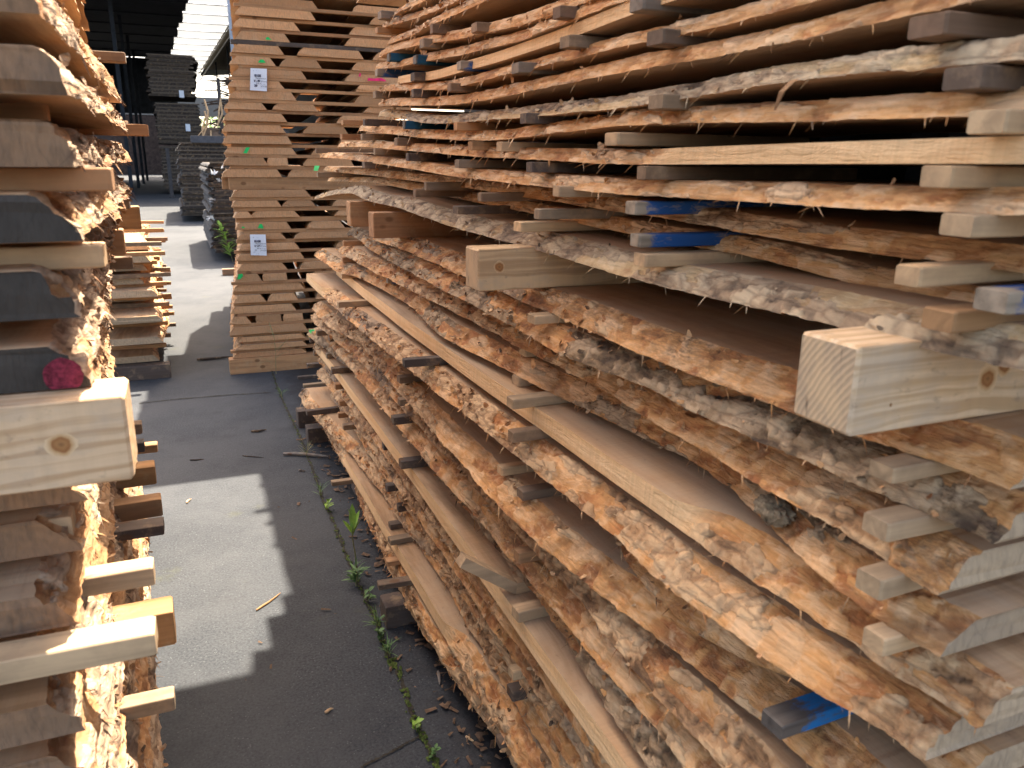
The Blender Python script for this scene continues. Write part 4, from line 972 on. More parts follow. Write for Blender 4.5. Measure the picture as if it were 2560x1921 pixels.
# ------------------------------------------------------------------ far stack
Z1 = ((0, 0), 2.212); Z2z = ((0, 600), 2.212)
FY = 5.85
FSK = 0.075
FAR = [  # (top row, bottom row) in the zoomed photo, board spans left-right
 (Z2z, 640, 690, [(1290, 1700)]), (Z2z, 585, 635, [(1300, 1700)]), (Z2z, 530, 580, [(1310, 1690)]), (Z2z, 470, 515, [(1270, 1700)]), (Z2z, 415, 465, [(1270, 1390), (1420, 1560), (1570, 1680)]), (Z2z, 360, 405, [(1275, 1640)]),
 (Z2z, 300, 345, [(1290, 1470), (1480, 1650)]), (Z2z, 240, 287, [(1290, 1690)]), (Z2z, 190, 232, [(1300, 1450), (1456, 1590)]), (Z2z, 130, 172, [(1310, 1590)]), (Z2z, 73, 113, [(1310, 1685)]),
 (Z1, 1345, 1385, [(1320, 1660)]), (Z1, 1290, 1325, [(1310, 1580), (1625, 1950)]), (Z1, 1230, 1270, [(1300, 1610)]), (Z1, 1170, 1205, [(1290, 1400), (1380, 1660), (1850, 2150)]), (Z1, 1110, 1145, [(1280, 1560), (1560, 1750)]), (Z1, 1050, 1090, [(1280, 1720)]),
 (Z1, 930, 980, [(1230, 1560), (1590, 1950)]), (Z1, 870, 915, [(1230, 1480), (1482, 1595)]), (Z1, 815, 860, [(1240, 1640)]), (Z1, 750, 795, [(1230, 1615)]), (Z1, 690, 735, [(1225, 1580)]), (Z1, 625, 670, [(1230, 1585), (1860, 2200)]),
 (Z1, 567, 615, [(1240, 1478), (1505, 1760), (2010, 2300)]), (Z1, 505, 550, [(1265, 1640), (1960, 2300)]), (Z1, 445, 487, [(1260, 1575), (1965, 2300)]), (Z1, 373, 430, [(1290, 1700), (1905, 2300)]), (Z1, 310, 362, [(1270, 1525), (1545, 1780), (1945, 2300)]),
 (Z1, 245, 295, [(1280, 1570), (1642, 2010), (2060, 2330)]), (Z1, 170, 225, [(1300, 1605), (1905, 2330)]), (Z1, 110, 163, [(1285, 1660), (1930, 2330)]), (Z1, 50, 105, [(1300, 1745), (2045, 2350)]), (Z1, -10, 35, [(1320, 1760), (1950, 2350)]),
]
ZF = []
FB = []
SIDE = ['leftmost', 'second', 'third', 'fourth']
for k, (zf, a, b, spans) in enumerate(FAR):
    xm = (spans[0][0] + spans[0][1]) / 2
    zb = ony(*zz(*zf, [(xm, b)])[0], FY)[2]; zt = ony(*zz(*zf, [(xm, a)])[0], FY)[2]
    if k == 0: zb = max(zb, 0.112)
    if ZF and zb < ZF[-1][1] + 0.02: zb = ZF[-1][1] + 0.022
    zt = max(zb + 0.036, min(zt, zb + 0.052))
    if k < 16 or k > 16:
        pass
    sp = list(spans); xr = sp[-1][1]
    ys0 = FY - 0.001 * k % 0.03
    lst = []
    for (l, r) in sp:
        lst.append((ony(*zz(*zf, [(l, b)])[0], FY)[0], ony(*zz(*zf, [(r, b)])[0], FY)[0]))
    while lst[-1][1] < 1.55:
        e = lst[-1][1] + random.uniform(0.08, 0.33 if len(lst) == 1 else 0.16)
        lst.append((e, e + random.uniform(0.26, 0.36)))
    for i, (xl, xr) in enumerate(lst):
        fy = FY + random.uniform(-0.012, 0.012)
        ys = stations(fy, fy + 3.5 + random.uniform(-.15, .15), 3, 0.006, 0.12)
        nar = (xr - xl) < 0.2
        end_m = M['end_fresh'] if k != 0 else M['end_fresh']
        o = make_board('live_edge_board', f'reddish board end, {SIDE[min(i, 3)]} in the {ordw(k + 1)} layer up of the far stack', 'board', 'boards in the far stack', ys, xl + FSK * (ys - fy), zb, zt - zb, (0.006 if (i and nar) else 0.042), xr - xl, 1, 5, 1.0 if i == 0 else 0.5, .42, None, 900 + k * 5 + i,
                       [M['sawn'], M['edge_far'], end_m], split=(i == 0), flakes=36 if i == 0 else 0, splinters=14 if i == 0 else 0)
        FB.append((k, i, o, xl, xr, zb, zt, fy))
    ZF.append((zb, zt, lst))
for k in range(1, 5):   # layers above the frame
    pass
ztop = ZF[-1][1]
k = len(ZF)
while ztop < 3.12:
    ys = stations(FY, FY + 3.5, 3, 0.02, 0.2)
    for i, (xl, w_) in enumerate(((0.42, 0.4), (0.9, 0.5), (1.45, 0.3))):
        make_board('live_edge_board', f'board above the frame top, {SIDE[i]} in the {ordw(k + 1)} layer up of the far stack', 'board', 'boards in the far stack', ys, xl + FSK * (ys - FY), ztop + 0.03, 0.047, 0.04, w_, 1, 4, 1, .5, None, 1200 + k * 3 + i, [M['sawn'], M['edge_far'], M['end_fresh']])
    ztop += 0.077; k += 1
cv = MB(); v = []  # added cover, out of frame; its stepped edge casts the alley shadow
yy = [5.83 + 0.25 * i for i in range(11)]
xx = [0.30, 0.31, 0.31, 0.33, 0.37, 0.38, 0.41, 0.41, 0.46, 0.47, 0.52]
for y, x in zip(yy, xx): cv.box((x, y, 3.17), (1.9, y + 0.26, 3.185 + 0.003 * (int(y * 4) % 2)))
tag(cv.build('shade_sheet', m_plain('shade_board', (0.2, 0.19, 0.18))), 'unseen overhanging shade boards added on top of the far stack', 'shade sheet')
# sticks between the layers, flush with the front
for k in range(len(ZF) - 1):
    z0 = ZF[k][1] + 0.0005; h = ZF[k + 1][0] - z0 - 0.0005
    x0 = min(ZF[k][2][0][0], ZF[k + 1][2][0][0]) + random.uniform(-0.01, 0.06)
    if k == 16:
        make_stick('bolster_block', 'tan squared beam between the two bundles of the far stack', 'block', None, (x0 + 0.03, FY + 0.004, z0), 1.5, 0.09, h, M['stick_orange'], 0, 0, 77)
        make_stick('stacking_stick', 'short tan block end left of the squared beam in the far stack', 'stick', None, (x0 - 0.01, FY + 0.11, z0), 0.4, 0.05, h, M['stick_orange'], 0, 0, 78)
        continue
    mt = 'stick_fresh' if k != 28 else 'stick_dark'
    yy = FY + random.uniform(0.0, 0.03)
    make_stick('stacking_stick', f'long {"reddish" if k != 28 else "mottled dark"} stick above the {ordw(k + 1)} layer of the far stack', 'stick', 'sticks across the front of the far stack', (x0, yy, z0), 1.75, 0.04, h, M[mt], random.uniform(-.006, .006), 0, 500 + k)
w = onz(*zz(*Z2z, [(1270, 752)])[0], 0)
make_stick('bolster_block', 'long reddish beam on the concrete carrying the far stack', 'block', None, (0.222, FY - 0.02, 0.0), 1.6, 0.1, 0.108, M['stick_fresh'], 0, 0, 90)
w = onz(*zz(*Z1, [(1232, 1525)])[0], 0)
make_stick('bolster_block', 'small grey block on sunlit concrete left of the far stack', 'block', None, (w[0], w[1], 0), 0.35, 0.09, 0.085, M['stick'], 0, 0, 91)

# paper tags on the far stack
t = NT('tag_paper'); M['paper'] = t.done(t.mix(t.ramp(t.noise(t.coord((9, 9, 9))), [(0.3, 0.0), (0.7, 1.0)]), (0.66, 0.70, 0.78), (0.74, 0.77, 0.83)), 0.6)
M['ink'] = m_plain('ink', (0.05, 0.05, 0.09), 0.7, 0.2, 20)
M['ink2'] = m_plain('faded_ink', (0.33, 0.35, 0.42), 0.7, 0.2, 20)
def paper(label, corners, lines):
    P = [ony(*p, FY - 0.022) for p in corners]   # tl tr br bl
    tl, tr, br, bl = [Vector(p) for p in P]
    mb = MB(); n = 8; v = []
    for j in range(n + 1):
        for i in range(5):
            a = tl.lerp(tr, i / 4); b = bl.lerp(br, i / 4); q = a.lerp(b, j / n)
            v.append(q + Vector((0, -0.004 * math.sin(j / n * 3.1) - 0.006 * (j / n) ** 3, 0)))
    f = [(j * 5 + i, (j + 1) * 5 + i, (j + 1) * 5 + i + 1, j * 5 + i + 1) for j in range(n) for i in range(4)]
    mb.add(v, f); mb.add([p + Vector((0, 0.0008, 0)) for p in v], [q[::-1] for q in f])
    o = mb.build('paper_tag', M['paper'], loc=tuple(bl)); tag(o, label, 'tag', 'paper tags')
    H = (tl - bl).length; Wd = (tr - tl).length
    for txt, u, vv, sz, mm in lines:
        cu = bpy.data.curves.new('writing', 'FONT'); cu.body = txt; cu.size = sz * H; cu.extrude = 0.0001; cu.offset = 0.0012 * (sz > 0.1)
        c = bpy.data.objects.new('writing', cu); COL.objects.link(c)
        dg = bpy.context.evaluated_depsgraph_get(); me = bpy.data.meshes.new_from_object(c.evaluated_get(dg))
        bpy.data.objects.remove(c)
        w_ = link('writing', me, M[mm], o)
        q = tl.lerp(tr, u).lerp(bl.lerp(br, u), vv) - bl
        ex = (tr - tl).normalized(); s = 0.85
        w_.location = q + Vector((0, -0.0095, 0)); w_.rotation_euler = (math.pi / 2, -math.atan2((tr - tl).z, (tr - tl).x), 0)
    return o
paper('white paper tag stapled high on the upper bundle of the far stack', zz((615, 160), 20.75, [(235, 210), (1080, 250), (1080, 1420), (205, 1365)]),
      [('v', .15, .14, .09, 'ink'), ('T  ____', .35, .12, .06, 'ink2'), ('8105', .25, .38, .15, 'ink'), ('Thermowood', .30, .475, .085, 'ink'), ('26, 50', .22, .60, .11, 'ink'), ('37 mm', .62, .61, .10, 'ink'),
       ('4.0 m', .36, .71, .10, 'ink'), ('1. cu.', .66, .73, .09, 'ink2'), ('29', .25, .83, .14, 'ink'), ('27.4.24', .62, .83, .10, 'ink'), ('______', .6, .86, .08, 'ink2')])
paper('white paper tag stapled on the lower bundle of the far stack', zz((615, 575), 20.75, [(205, 230), (1015, 235), (1075, 1325), (250, 1300)]),
      [('o', .17, .16, .09, 'ink'), ('______', .35, .14, .06, 'ink2'), ('8108', .25, .37, .15, 'ink'), ('Thermowood', .28, .465, .09, 'ink'), ('26,17', .25, .58, .11, 'ink'), ('37 mm', .6, .58, .10, 'ink'), ('4.0 m', .40, .69, .09, 'ink'),
       ('1 cu', .72, .70, .10, 'ink'), ('29', .25, .79, .10, 'ink'), ('27.4.24', .6, .79, .09, 'ink'), ('sign', .15, .86, .07, 'ink2'), ('v  a', .33, .95, .09, 'ink2')])
# spray marks on board ends of the far stack
def fmark(k, i, px, mat, pol):
    for (kk, ii, o, xl, xr, zb, zt, fy) in FB:
        if kk == k and ii == i:
            P = [ony(*q, fy - 0.016) for q in px]
            mb = MB(); mb.add([tuple(Vector(p) - Vector(o.location)) for p in P], [tuple(range(len(P)))[::-1]])
            mb.build('paint_mark', M[mat], parent=o); return
def blob(off, s, c, rx, ry, n=9, seed=0):
    r = random.Random(seed); return zz(off, s, [(c[0] + math.cos(a) * rx * r.uniform(.7, 1.2), c[1] + math.sin(a) * ry * r.uniform(.7, 1.2)) for a in [6.283 * j / n for j in range(n)]])
ZT = ((540, 0), 5.53)
fmark(29, 0, zz(*ZT, [(685, 548), (695, 515), (725, 510), (765, 552)]), 'green', 0)
fmark(27, 0, zz(*ZT, [(580, 865), (605, 825), (650, 820), (690, 868)]), 'green', 0)
fmark(19, 0, zz(*Z1, [(1345, 848), (1360, 815), (1382, 815), (1366, 848)]), 'green', 0)
fmark(13, 0, zz(*Z1, [(1425, 1262), (1436, 1238), (1450, 1240), (1458, 1264)]), 'green', 0)
fmark(13, 0, zz(*Z1, [(1335, 1262), (1342, 1250), (1358, 1262)]), 'green', 0)
fmark(8, 0, zz(*Z2z, [(1312, 218), (1318, 190), (1340, 186), (1345, 200), (1330, 215)]), 'green', 0)
fmark(26, 1, zz(*Z4, [(484, 446), (488, 430), (520, 434), (560, 430), (585, 444), (585, 450)]), 'pink', 0)
fmark(26, 1, zz(*Z4, [(434, 424), (440, 404), (448, 404), (446, 424)]), 'pink', 0)
fmark(0, 0, zz(*Z2z, [(1470, 668), (1478, 655), (1490, 656), (1488, 672)]), 'green', 0)
fmark(0, 0, zz(*Z2z, [(1500, 665), (1506, 652), (1518, 652), (1514, 668)]), 'pink', 0)
fmark(0, 0, zz(*Z2z, [(1585, 655), (1592, 650), (1620, 660), (1650, 658), (1685, 642), (1690, 648), (1655, 668), (1615, 670)]), 'green', 0)
fmark(0, 0, zz(*Z2z, [(1380, 672), (1388, 664), (1398, 668), (1394, 676)]), 'pink', 0)

# ------------------------------------------------------------------ left stack
SL = 0.052
def lx(xn, ys, k=9): return xn - (0.004 if k < 4 else (0.03 if k == 4 else SL)) * (ys - 1.0)
LEFT = [  # z bottom, thickness, x of the lower edge at y = 1, near end y, far end, end material, description, bark thr, sawn
 (1.640, .075, -.115, 1.00, 2.5, 'end_left', 'thick brown board at the top', .6), (1.562, .047, -.098, 1.0, 2.2, 'end_left', 'brown board with a sunlit bark fringe', .5), (1.488, .049, -.108, 1.02, 2.5, 'end_left', 'brown board with sunlit torn bark under it', .5),
 (1.408, .053, -.108, 1.00, 2.4, 'end_dark', 'dark grey ended board with curled orange bark', .5), (1.324, .053, -.122, 1.00, 2.9, 'end_dark', 'grey ended board with a pale hanging bark strip', .45),
 (1.243, .05, -.115, 1.00, 3.4, 'end_dark', 'black ended board marked with a red dot', .4),
 (1.092, .046, -.135, 1.03, 3.4, 'end_left', 'brown board right under the big bolster beam', .6), (1.018, .046, -.150, 1.05, 3.5, 'end_left', 'orange edged board', .62), (.942, .048, -.165, 1.0, 3.4, 'end_left', 'grey ended board', .58), (.866, .046, -.172, 1.02, 3.5, 'end_left', 'tan board', .6),
 (.790, .046, -.178, 1.0, 3.4, 'end_left', 'rough barked board', .5), (.714, .046, -.172, 1.0, 3.5, 'end_left', 'tan board', .6), (.638, .046, -.168, 1.1, 3.4, 'end_left', 'orange edged board', .6), (.562, .046, -.160, 1.1, 3.5, 'end_left', 'bark-edged board', .42),
 (.486, .046, -.158, 1.1, 3.4, 'end_left', 'tan board', .6), (.410, .046, -.150, 1.1, 3.5, 'end_left', 'bark-edged board', .42), (.334, .046, -.145, 1.1, 3.4, 'end_left', 'bark-edged board', .4), (.258, .046, -.135, 1.1, 3.5, 'end_left', 'tan board', .55), (.182, .046, -.128, 1.1, 3.5, 'end_left', 'bark-edged board', .4), (.106, .046, -.125, 1.1, 3.4, 'end_left', 'bark-edged board', .38)]
LB = []
for k, (z, t, xn, yn, yf, em, desc, thr) in enumerate(LEFT):
    ys = stations(yn, yf, 0.3, 0.005)
    x = -lx(xn, ys, k)
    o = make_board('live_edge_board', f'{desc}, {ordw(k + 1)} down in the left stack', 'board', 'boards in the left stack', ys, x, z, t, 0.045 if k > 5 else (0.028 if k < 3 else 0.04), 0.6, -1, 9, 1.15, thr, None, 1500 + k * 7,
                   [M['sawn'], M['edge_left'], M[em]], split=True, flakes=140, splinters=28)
    LB.append((o, ys, x, z, t))
for k in range(7):
    z = 1.75 + k * 0.09
    make_board('live_edge_board', f'board above the frame, {ordw(k + 1)} layer above the thick brown board of the left stack', 'board', 'boards in the left stack', stations(1.0, 3.4, 1, 0.02, .15), -lx(-.115, stations(1.0, 3.4, 1, 0.02, .15)), z, .05, .04, .6, -1, 4, 1, .5, None, 1700 + k)
# red dot
o = LB[5][0]; c = ony(160, 937, 0.985)
rd = MB(); rs = random.Random(2)
ctr = ony(158, 939, 0.988); R0 = 0.0205
v = [tuple(ctr)] + [(ctr[0] + math.cos(a) * R0 * rs.uniform(.95, 1.03), ctr[1], max(1.2465, ctr[2] + math.sin(a) * R0 * rs.uniform(.95, 1.03))) for a in np.linspace(0, 6.283, 29)[:-1]]
rd.add([Vector(p) - Vector(o.location) for p in v], [(0, 1 + j, 1 + (j + 1) % 28) for j in range(28)])
rd.build('paint_dot', M['red'], parent=o)
# big bolster beam
bx = ony(285, 1160, 0.985)
w0 = ony(330, 1168, 0.95)
o = make_stick('bolster_block', 'big pale bolster beam with a round knot in the left stack', 'block', None, (-0.078, 0.95, 1.141), 0.6, 0.09, 0.1, M['beam3'], 0.0, 0, 5, dirx=-1)
kc = ony(153, 1113, 0.949)
knot(o, kc[0] + 0.078, kc[2] - 1.141, 0.0165, 0.0135)
# sticks in the left stack: right lower front corner pixel, depth
for i, (p, d, h, w_, mt, lab) in enumerate([
    ((388, 1464), 1.2, .03, .04, 'stick_pale', 'grey sunlit-topped stick, third lowest poking out of the left stack'), ((393, 1640), .95, .03, .045, 'stick_pale', 'pale grooved stick lying across the sunlit bark of the left stack'),
    ((439, 1776), 1.53, .03, .04, 'stick', 'brown shaded stick, lowest poking out of the left stack'), ((411, 1337), 2.0, .026, .06, 'stick_dark', 'dark stick with sunlit rim, beside the sunlit patch'),
    ((442, 1610), 1.62, .075, .07, 'stick_orange', 'thick orange block end behind the pale grooved stick'), ((408, 1290), 2.15, .05, .05, 'stick_orange', 'sunlit block end above the dark stick of the left stack'),
    ((392, 1210), 2.3, .055, .06, 'stick_orange', 'brown block end at the top left of the sunlit patch'), ((395, 1130), 2.5, .025, .04, 'stick_orange', 'small sunlit stick end level with the knot of the bolster beam'),
    ((362, 1130), 2.2, .028, .04, 'stick_dark', 'small dark stick end beside the sunlit one in the left stack'), ((356, 1085), 2.1, .028, .04, 'stick', 'brown stick end halfway down the bolster beam'),
    ((185, 1345), 1.02, .03, .04, 'stick_pale', 'grey stick end in shade below the bolster beam'),
    ((283, 478), .95, .027, .05, 'stick_fresh', 'wide red-brown grooved stick crossing above the grey ended board'), ((262, 670), .95, .027, .045, 'stick_pale', 'grey stick crossing between the two grey ended boards'),
    ((372, 340), 2.0, .028, .05, 'stick_fresh', 'red-brown stick end poking out over the dark shed'), ((355, 573), 2.7, .075, .09, 'stick_orange', 'large brown block end poking out over the shaded concrete'),
    ((325, 522), 2.5, .03, .06, 'stick_dark', 'dark stick end just above the large brown block end'), ((333, 672), 2.4, .035, .05, 'stick', 'stick end below the large brown block end'),
    ((315, 640), 2.3, .075, .07, 'stick_fresh', 'upright reddish block end beside the far left pile'), ((120, 302), 1.0, .022, .04, 'stick_fresh', 'blurred reddish stick in the gap near the top left'),
    ((314, 155), 1.7, .02, .04, 'stick', 'thin stick end beside the dark shed roof')]):
    w = dep(*p, d)
    make_stick('stacking_stick', lab, 'stick', 'sticks in the left stack', w, 0.45, w_, h, M[mt], random.uniform(-.02, .05), 0, 600 + i, dirx=-1)
for i, (y, x) in enumerate(((1.4, -.16), (2.4, -.2), (3.2, -.24))):
    make_stick('bolster_block', f'block under the left stack, {ordw(i + 1)} from the camera', 'block', 'blocks under the left stack', (x, y, 0), 0.5, 0.09, 0.104, M['stick_dark'], 0, 0, 640 + i, dirx=-1)

# far left pile
for k in range(11):
    z = 0.10 + k * 0.076 + random.uniform(-.004, .004)
    ys = stations(6.0 + random.uniform(-.12, .45), 8.6, 3, 0.005, 0.08)
    x = 0.235 + random.uniform(-.06, .05) + 0.02 * (ys - 6) + 0.03 * np.sin(ys * 2.2 + k)
    if k == 10: x = x + 0.05
    make_board('live_edge_board', f'sunlit bark-edged board, {ordw(k + 1)} up in the low left pile farther along the alley', 'board', 'boards in the far left pile', ys, x, z, 0.046, 0.04, 0.5, -1, 6, 1.3, .4, None, 1800 + k, [M['sawn'], M['edge_far'], M['end']], split=True, flakes=60, splinters=30)
for k in range(11):
    for j in range(3):
        make_stick('stacking_stick', f'stick above the {ordw(k + 1)} board of the low left pile, {ORD[j + 1]} from the camera', 'stick', 'sticks in the far left pile', (-0.10 - 0.10 * random.random() - .01 * j, 6.05 + j * 0.9 + random.uniform(0, .3), 0.147 + k * 0.076), 0.4, 0.04, 0.028, M[['stick_fresh', 'stick', 'stick_orange'][(k + j) % 3]], random.uniform(-.12, .12), 0, 820 + k * 3 + j, dirx=-1)
make_stick('bolster_block', 'dark shaded block under the near end of the low left pile', 'block', None, (-0.17, 5.9, 0), 0.4, 0.1, 0.098, M['stick_dark'], 0, 0, 870, dirx=-1)

# ------------------------------------------------------------------ dark weathered stacks down the alley
def dark_stack(desc, x0, x1, y0, L, z0, z1, pitch, tb, group, seed, rag=0.05, gapn=0, sticks=True):
    rs = np.random.RandomState(seed); n = int((z1 - z0) / pitch)
    for k in range(n):
        z = z0 + k * pitch
        ys = stations(y0 + rs.uniform(-.05, .05), y0 + L, 8, 0.008, 0.3)
        xl = x0 + rs.uniform(-rag, rag)
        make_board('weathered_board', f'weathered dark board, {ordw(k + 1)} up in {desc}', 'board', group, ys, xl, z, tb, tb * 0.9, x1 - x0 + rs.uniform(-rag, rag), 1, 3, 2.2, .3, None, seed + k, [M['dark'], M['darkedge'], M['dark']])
        if sticks:
            xs_ = x0 + rs.uniform(-.02, .1)
            make_stick('stacking_stick', f'thin grey stick above the {ordw(k + 1)} board of {desc}', 'stick', 'sticks in ' + group[10:], (xs_, y0 - 0.02 + rs.uniform(0, .05), z + tb + 0.0005), x1 - xs_, 0.05, pitch - tb - 0.001, M['darkstick'], 0, 0, seed + k)
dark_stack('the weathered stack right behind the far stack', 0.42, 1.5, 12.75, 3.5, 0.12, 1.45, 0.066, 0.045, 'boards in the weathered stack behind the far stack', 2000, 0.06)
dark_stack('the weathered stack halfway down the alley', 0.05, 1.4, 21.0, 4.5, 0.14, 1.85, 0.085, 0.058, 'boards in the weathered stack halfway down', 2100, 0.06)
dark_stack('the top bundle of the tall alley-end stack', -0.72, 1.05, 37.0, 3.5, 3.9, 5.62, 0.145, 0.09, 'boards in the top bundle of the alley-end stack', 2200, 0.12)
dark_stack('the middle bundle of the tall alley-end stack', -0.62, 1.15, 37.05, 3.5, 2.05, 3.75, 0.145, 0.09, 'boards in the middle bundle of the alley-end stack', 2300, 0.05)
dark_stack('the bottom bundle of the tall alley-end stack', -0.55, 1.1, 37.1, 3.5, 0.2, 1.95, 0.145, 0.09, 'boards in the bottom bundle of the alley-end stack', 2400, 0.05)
gb = MB(); p = ony(490, 352, 20.7)
o = make_stick('stacking_stick', 'grey squared beam lying on top of the weathered stack halfway down', 'beam', None, (ony(478, 360, 20.9)[0], 20.9, 1.84), 1.6, 0.3, 0.16, m_plain('grey_beam', (0.07, 0.07, 0.078)), 0, 0, 9)
# white scraps of torn sheet on the stack behind the far stack
ts = MB(); rs = random.Random(8)
for (px, py) in [(535, 430), (528, 500), (560, 415), (525, 545), (548, 450)]:
    c = ony(px, py, 12.68)
    for i in range(3):
        v = [(c[0] + rs.uniform(-.06, .06), 12.66 + rs.uniform(-.05, .05), c[2] + rs.uniform(-.05, .05)) for _ in range(4)]
        ts.add(v, [(0, 1, 2, 3)])
tag(ts.build('torn_sheet', m_plain('white_sheet', (0.6, 0.6, 0.6))), 'torn white plastic scraps hanging on the left corner of a weathered stack', 'plastic sheet')
M['steel'] = m_plain('dark_steel', (0.05, 0.045, 0.045), 0.6, 0.3, 10)
M['bluepost'] = m_plain('blue_grey_post', (0.05, 0.055, 0.085), 0.6, 0.3, 10)
for nm, lab, pt, pb, yy, w_, mt in [('post', 'dark rusty steel post left of the tall alley-end stack', (413, 370), (423, 478), 34.0, 0.13, 'steel'), ('post', 'slim blue-grey post beside the weathered stack halfway down', (465, 372), (467, 480), 27.0, 0.09, 'bluepost')]:
    a = ony(*pt, yy); mb = MB(); mb.box((a[0], yy, 0), (a[0] + w_, yy + w_, a[2])); mb.box((a[0] - .06, yy - .06, 0.0), (a[0] + w_ + .06, yy + w_ + .06, 0.03))
    tag(mb.build(nm, M[mt], loc=(a[0], yy, 0)), lab, 'post')
# paper tags on the alley-end stack
for i, (px, py) in enumerate([(454, 235), (470, 319)]):
    a = ony(px, py, 36.9); mb = MB(); mb.box((a[0] - .09, 36.9, a[2] - .14), (a[0] + .09, 36.904, a[2] + .14))
    tag(mb.build('paper_tag', M['paper'], loc=tuple(a)), ['small white paper tag on the middle bundle of the tall alley-end stack', 'small white paper tag on the bottom bundle of the tall alley-end stack'][i], 'tag', 'paper tags')

# ------------------------------------------------------------------ sheds, canopy, far building, tree
M['shed'] = m_plain('dark_shed_boards', (0.022, 0.026, 0.033), 0.8, 0.4, 3)
HZ = 8.0
sh = bpy.data.objects.new('dark_shed', None); COL.objects.link(sh); sh.location = (-6, 20, 0)
tag(sh, 'dark open timber shed with lapped roof boards on the left side', 'shed')
rf = MB(); YS = 33.0
a = onz(470, -10, HZ); b = onz(425, 135, HZ)
n = 16
for i in range(n):
    u0 = i / n; y0 = YS + (b[1] + 3 - YS) * u0; y1 = YS + (b[1] + 3 - YS) * (i + 1) / n
    xe = a[0] + (b[0] - a[0]) * ((y0 - a[1]) / (b[1] - a[1])) + 0.07 * math.sin(i * 2.3)
    rf.box((-9, y0, HZ + 0.05 * (i % 2)), (xe, y1 + 0.2, HZ + 0.3 + 0.04 * (i % 3)))
r_ = rf.build('roof', M['shed'], parent=sh); r_.location = (6, -20, 0)
wl = MB(); wl.box((-9, YS, 0), (-8.9, b[1] + 3, HZ)); wl.box((-9, b[1] + 3.1, 4.4), (a[0] - .6, b[1] + 3.2, HZ))
r_ = wl.build('wall', M['shed'], parent=sh); r_.location = (6, -20, 0)
for i in range(4):
    ps = MB(); yy = 38 + i * 7; ps.box((-1.9, yy, 0), (-1.75, yy + .15, HZ)); q = ps.build('roof_post', M['shed'], parent=sh); q.location = (6, -20, 0)

t = NT('white_canopy_sheet'); tr = t.n('ShaderNodeBsdfTranslucent', {'Color': (0.2, 0.21, 0.22, 1)}); df = t.n('ShaderNodeBsdfDiffuse', {'Color': (0.3, 0.31, 0.32, 1)})
mx = t.n('ShaderNodeMixShader', {0: 0.45}); t.put(mx.inputs[1], tr.outputs[0]); t.put(mx.inputs[2], df.outputs[0]); t.put(t.t.nodes['Material Output'].inputs[0], mx.outputs[0]); M['canopy'] = t.m
M['batten'] = m_plain('canopy_batten', (0.3, 0.3, 0.31))
cn = bpy.data.objects.new('canopy', None); COL.objects.link(cn); cn.location = (1, 30, HZ)
tag(cn, 'pale translucent canopy of lapped sheets bridging the alley between the sheds', 'canopy')
c1 = onz(575, 70, HZ); c2 = onz(497, 192, HZ)
n = 15; y0 = 33.0; y1 = c2[1] + 1.0
for i in range(n):
    ya = y0 + (y1 - y0) * i / n; yb = y0 + (y1 - y0) * (i + 1) / n
    xr = lambda y: c1[0] + (c2[0] - c1[0]) * (y - c1[1]) / (c2[1] - c1[1])
    mb = MB(); z = HZ + 0.28; k = 6; v = []
    for j in range(k + 1):
        u = j / k; sag = 0.06 * math.sin(math.pi * u)
        for (yy, zz_) in ((ya - .06, z), (yb, z + .05)):
            xl = -0.4; v.append((xl + (xr(yy) + .25 - xl) * u - 1, yy - 30, zz_ - sag - HZ))
    mb.add(v, [(2 * j, 2 * j + 1, 2 * j + 3, 2 * j + 2) for j in range(k)])
    mb.build('sheet', M['canopy'], parent=cn)
    bt = MB(); bt.box((-1.4, ya - 30 - .02, .19), (xr(ya) - .8, ya - 30 + .02, .22)); bt.build('batten', M['batten'], parent=cn)
ev = bpy.data.objects.new('open_shed', None); COL.objects.link(ev); ev.location = (3, 20, 0)
tag(ev, 'open shed on the right with an eave of rafter ends and gutter board', 'shed')
rb = MB(); fb = MB(); f2 = MB()
for i in range(60):
    y = 33 + i * 0.6
    rb.box((xr(y) - 3, y - 20, HZ - .02), (xr(y) + .2, y - 20 + .1, HZ + .13))
rb.build('rafter', m_plain('eave_rafter', (0.2, 0.17, 0.12)), parent=ev)
yA, yB = 33.0, y1
for mb, dz, h, dx in ((fb, 0.14, .05, -.04), (f2, -0.30, .08, .05)):
    mb.add([(xr(yA) - 3 + dx, yA - 20, HZ + dz), (xr(yB) - 3 + dx, yB - 20, HZ + dz), (xr(yB) - 3 + dx, yB - 20, HZ + dz + h), (xr(yA) - 3 + dx, yA - 20, HZ + dz + h),
            (xr(yA) - 2.94 + dx, yA - 20, HZ + dz), (xr(yB) - 2.94 + dx, yB - 20, HZ + dz), (xr(yB) - 2.94 + dx, yB - 20, HZ + dz + h), (xr(yA) - 2.94 + dx, yA - 20, HZ + dz + h)],
           [(0, 1, 2, 3), (7, 6, 5, 4), (0, 4, 5, 1), (3, 2, 6, 7), (0, 3, 7, 4), (1, 5, 6, 2)])
fb.build('fascia', m_plain('eave_fascia', (0.34, 0.30, 0.2)), parent=ev); f2.build('gutter_board', m_plain('gutter_board', (0.2, 0.19, 0.17)), parent=ev)
rr = MB(); rr.add([(xr(yA) - 2.9, yA - 20, HZ + .15), (xr(yB) - 2.9, yB - 20, HZ + .15), (9, yB - 20, HZ + .9), (9, yA - 20, HZ + .9)], [(0, 1, 2, 3)])
rr.build('roof', M['shed'], parent=ev)
bw_ = MB(); bw_.box((4.5, yA - 20, 0), (4.6, yB - 20, HZ)); bw_.build('wall', M['shed'], parent=ev)
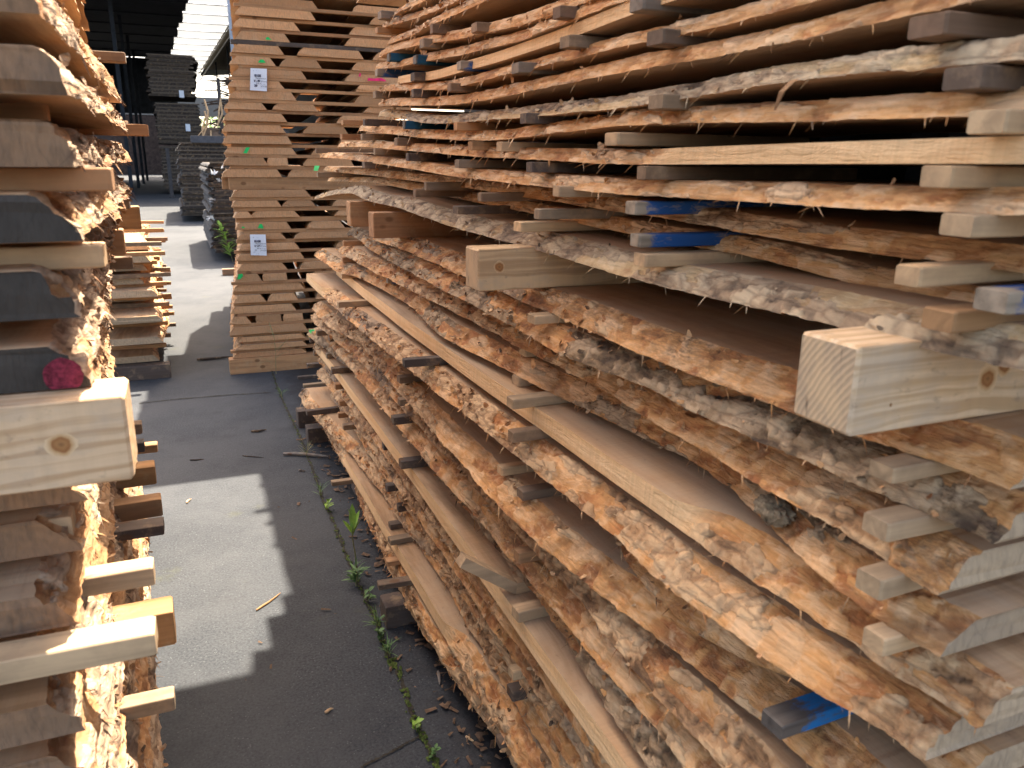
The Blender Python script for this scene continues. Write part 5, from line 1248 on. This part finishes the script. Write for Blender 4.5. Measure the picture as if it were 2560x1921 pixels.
for i in range(4):
    ps = MB(); yy = 36 + i * 9; ps.box((xr(yy) - 2.6, yy - 20, 0), (xr(yy) - 2.5, yy - 20 + .1, HZ - .02)); ps.build('roof_post', M['shed'], parent=ev)
# grey steel pole at the corner of the far stack
pl = MB(); p0 = ony(578, 0, 31); p1 = ony(592, 230, 31); mid = (p0[0] + p1[0]) / 2
pl.tube([(mid, 31, 0), (mid, 31, 8.1)], 0.12, 12)
tag(pl.build('steel_pole', m_plain('grey_pole', (0.26, 0.29, 0.33), 0.5), loc=(mid, 31, 0), smooth=True), 'grey round steel pole rising behind the left corner of the far stack', 'pole')
# heap of offcuts on a rack under the right shed
rs = random.Random(4)
ht = bpy.data.objects.new('offcut_heap', None); COL.objects.link(ht); ht.location = (1.6, 26, 0); tag(ht, 'dark messy rack of bark slabs and offcuts under the right shed', 'offcut heap')
rk = MB(); rk.box((-.3, -.5, 0), (-.2, -.4, 3.7)); rk.box((1.2, -.5, 0), (1.3, -.4, 3.7)); rk.box((-.3, -.5, 2.2), (1.6, .8, 2.3)); rk.box((-.3, -.5, 1.2), (1.6, .8, 1.3)); rk.build('rack', M['steel'], parent=ht)
sb = MB()
for i in range(90):
    z = 2.3 + 1.45 * rs.random(); x = rs.uniform(-.25, 1.5); q = rs.uniform(-.35, .35)
    dx = math.cos(q) * rs.uniform(.2, .6)
    sb.tube([(x - dx, rs.uniform(-.7, .4), z - math.sin(q) * .3), (x, -.1, z + rs.uniform(0, .1)), (x + dx, rs.uniform(-.4, .7), z + math.sin(q) * .3)], [.02, .035, .02], 4)
sb.build('slabs', M['dark'], parent=ht)
lb_ = MB()
for i in range(7):
    x = rs.uniform(-.7, -.2); z = rs.uniform(2.2, 3.3)
    lb_.tube([(x, -.6, z), (x + rs.uniform(-.15, .1), -.65, z - .35), (x - rs.uniform(.0, .35), -.7, z - .75)], [.02, .028, .01], 5)
lb_.build('bark_strips', M['stick_pale'], parent=ht)
# far building and tree
fbd = bpy.data.objects.new('far_building', None); COL.objects.link(fbd); fbd.location = (0, 80, 0); tag(fbd, 'far grey and rust red building closing the alley', 'building')
A = ony(290, 235, 80)[2]; B = ony(290, 285, 80)[2]
fw = MB(); fw.box((-14, 0, B), (6.4, .3, A)); fw.build('concrete_band', m_plain('grey_band', (0.25, 0.24, 0.22)), parent=fbd)
fw = MB(); fw.box((-14, .05, A), (-1.0, .3, ony(320, 200, 80)[2])); fw.build('rust_red_panel', m_plain('rust_panel', (0.16, 0.06, 0.045)), parent=fbd)
fw = MB(); fw.box((-14, .1, 0.0), (1.8, .35, B)); fw.build('wall', m_plain('brown_wall', (0.06, 0.042, 0.036), .8, .5, 4), parent=fbd)
fw = MB(); gz = ony(500, 318, 80)[2]; fw.box((1.8, .1, 0.0), (8, .35, gz)); fw.build('low_wall', m_plain('low_brown_wall', (0.22, 0.16, 0.12), .8, .4, 3), parent=fbd)
fw = MB(); fw.box((5.2, .12, gz), (8, .3, B)); fw.build('pier', M['shed'], parent=fbd)
tb = MB(); tc_ = ony(525, 295, 95); tb.tube([(tc_[0], 95, 0), (tc_[0] + .1, 95, 2.0), (tc_[0], 95, 5.5)], [.3, .2, .05], 8)
tr_ = tb.build('tree', M['stick'], loc=(tc_[0], 95, 0)); tag(tr_, 'bright green sunlit tree seen beyond the far building opening', 'tree')
cb = MB(); rs = random.Random(6)
for i in range(2600):
    d = Vector((rs.gauss(0, 1), rs.gauss(0, 1), rs.gauss(0, .8))).normalized() * rs.uniform(.5, 1) ** .5
    c = Vector((d.x * 4.5, d.y * 3.0, 4.0 + d.z * 3.6)); s = rs.uniform(.1, .26)
    u = Vector((rs.gauss(0, 1), rs.gauss(0, 1), rs.gauss(0, 1))).normalized(); w_ = u.orthogonal().normalized()
    cb.add([c - u * s, c + w_ * s * .6, c + u * s, c - w_ * s * .6], [(0, 1, 2, 3)])
cb.build('crown', m_plain('bright_leaf', (0.12, 0.26, 0.04), .6, .5, 2), parent=tr_)
dup = [l for l, c in USED.items() if c > 1]
print('objects', len(bpy.data.objects), 'dup labels', dup[:10], 'long', [l for l in USED if not 4 <= len(l.split()) <= 16][:8])
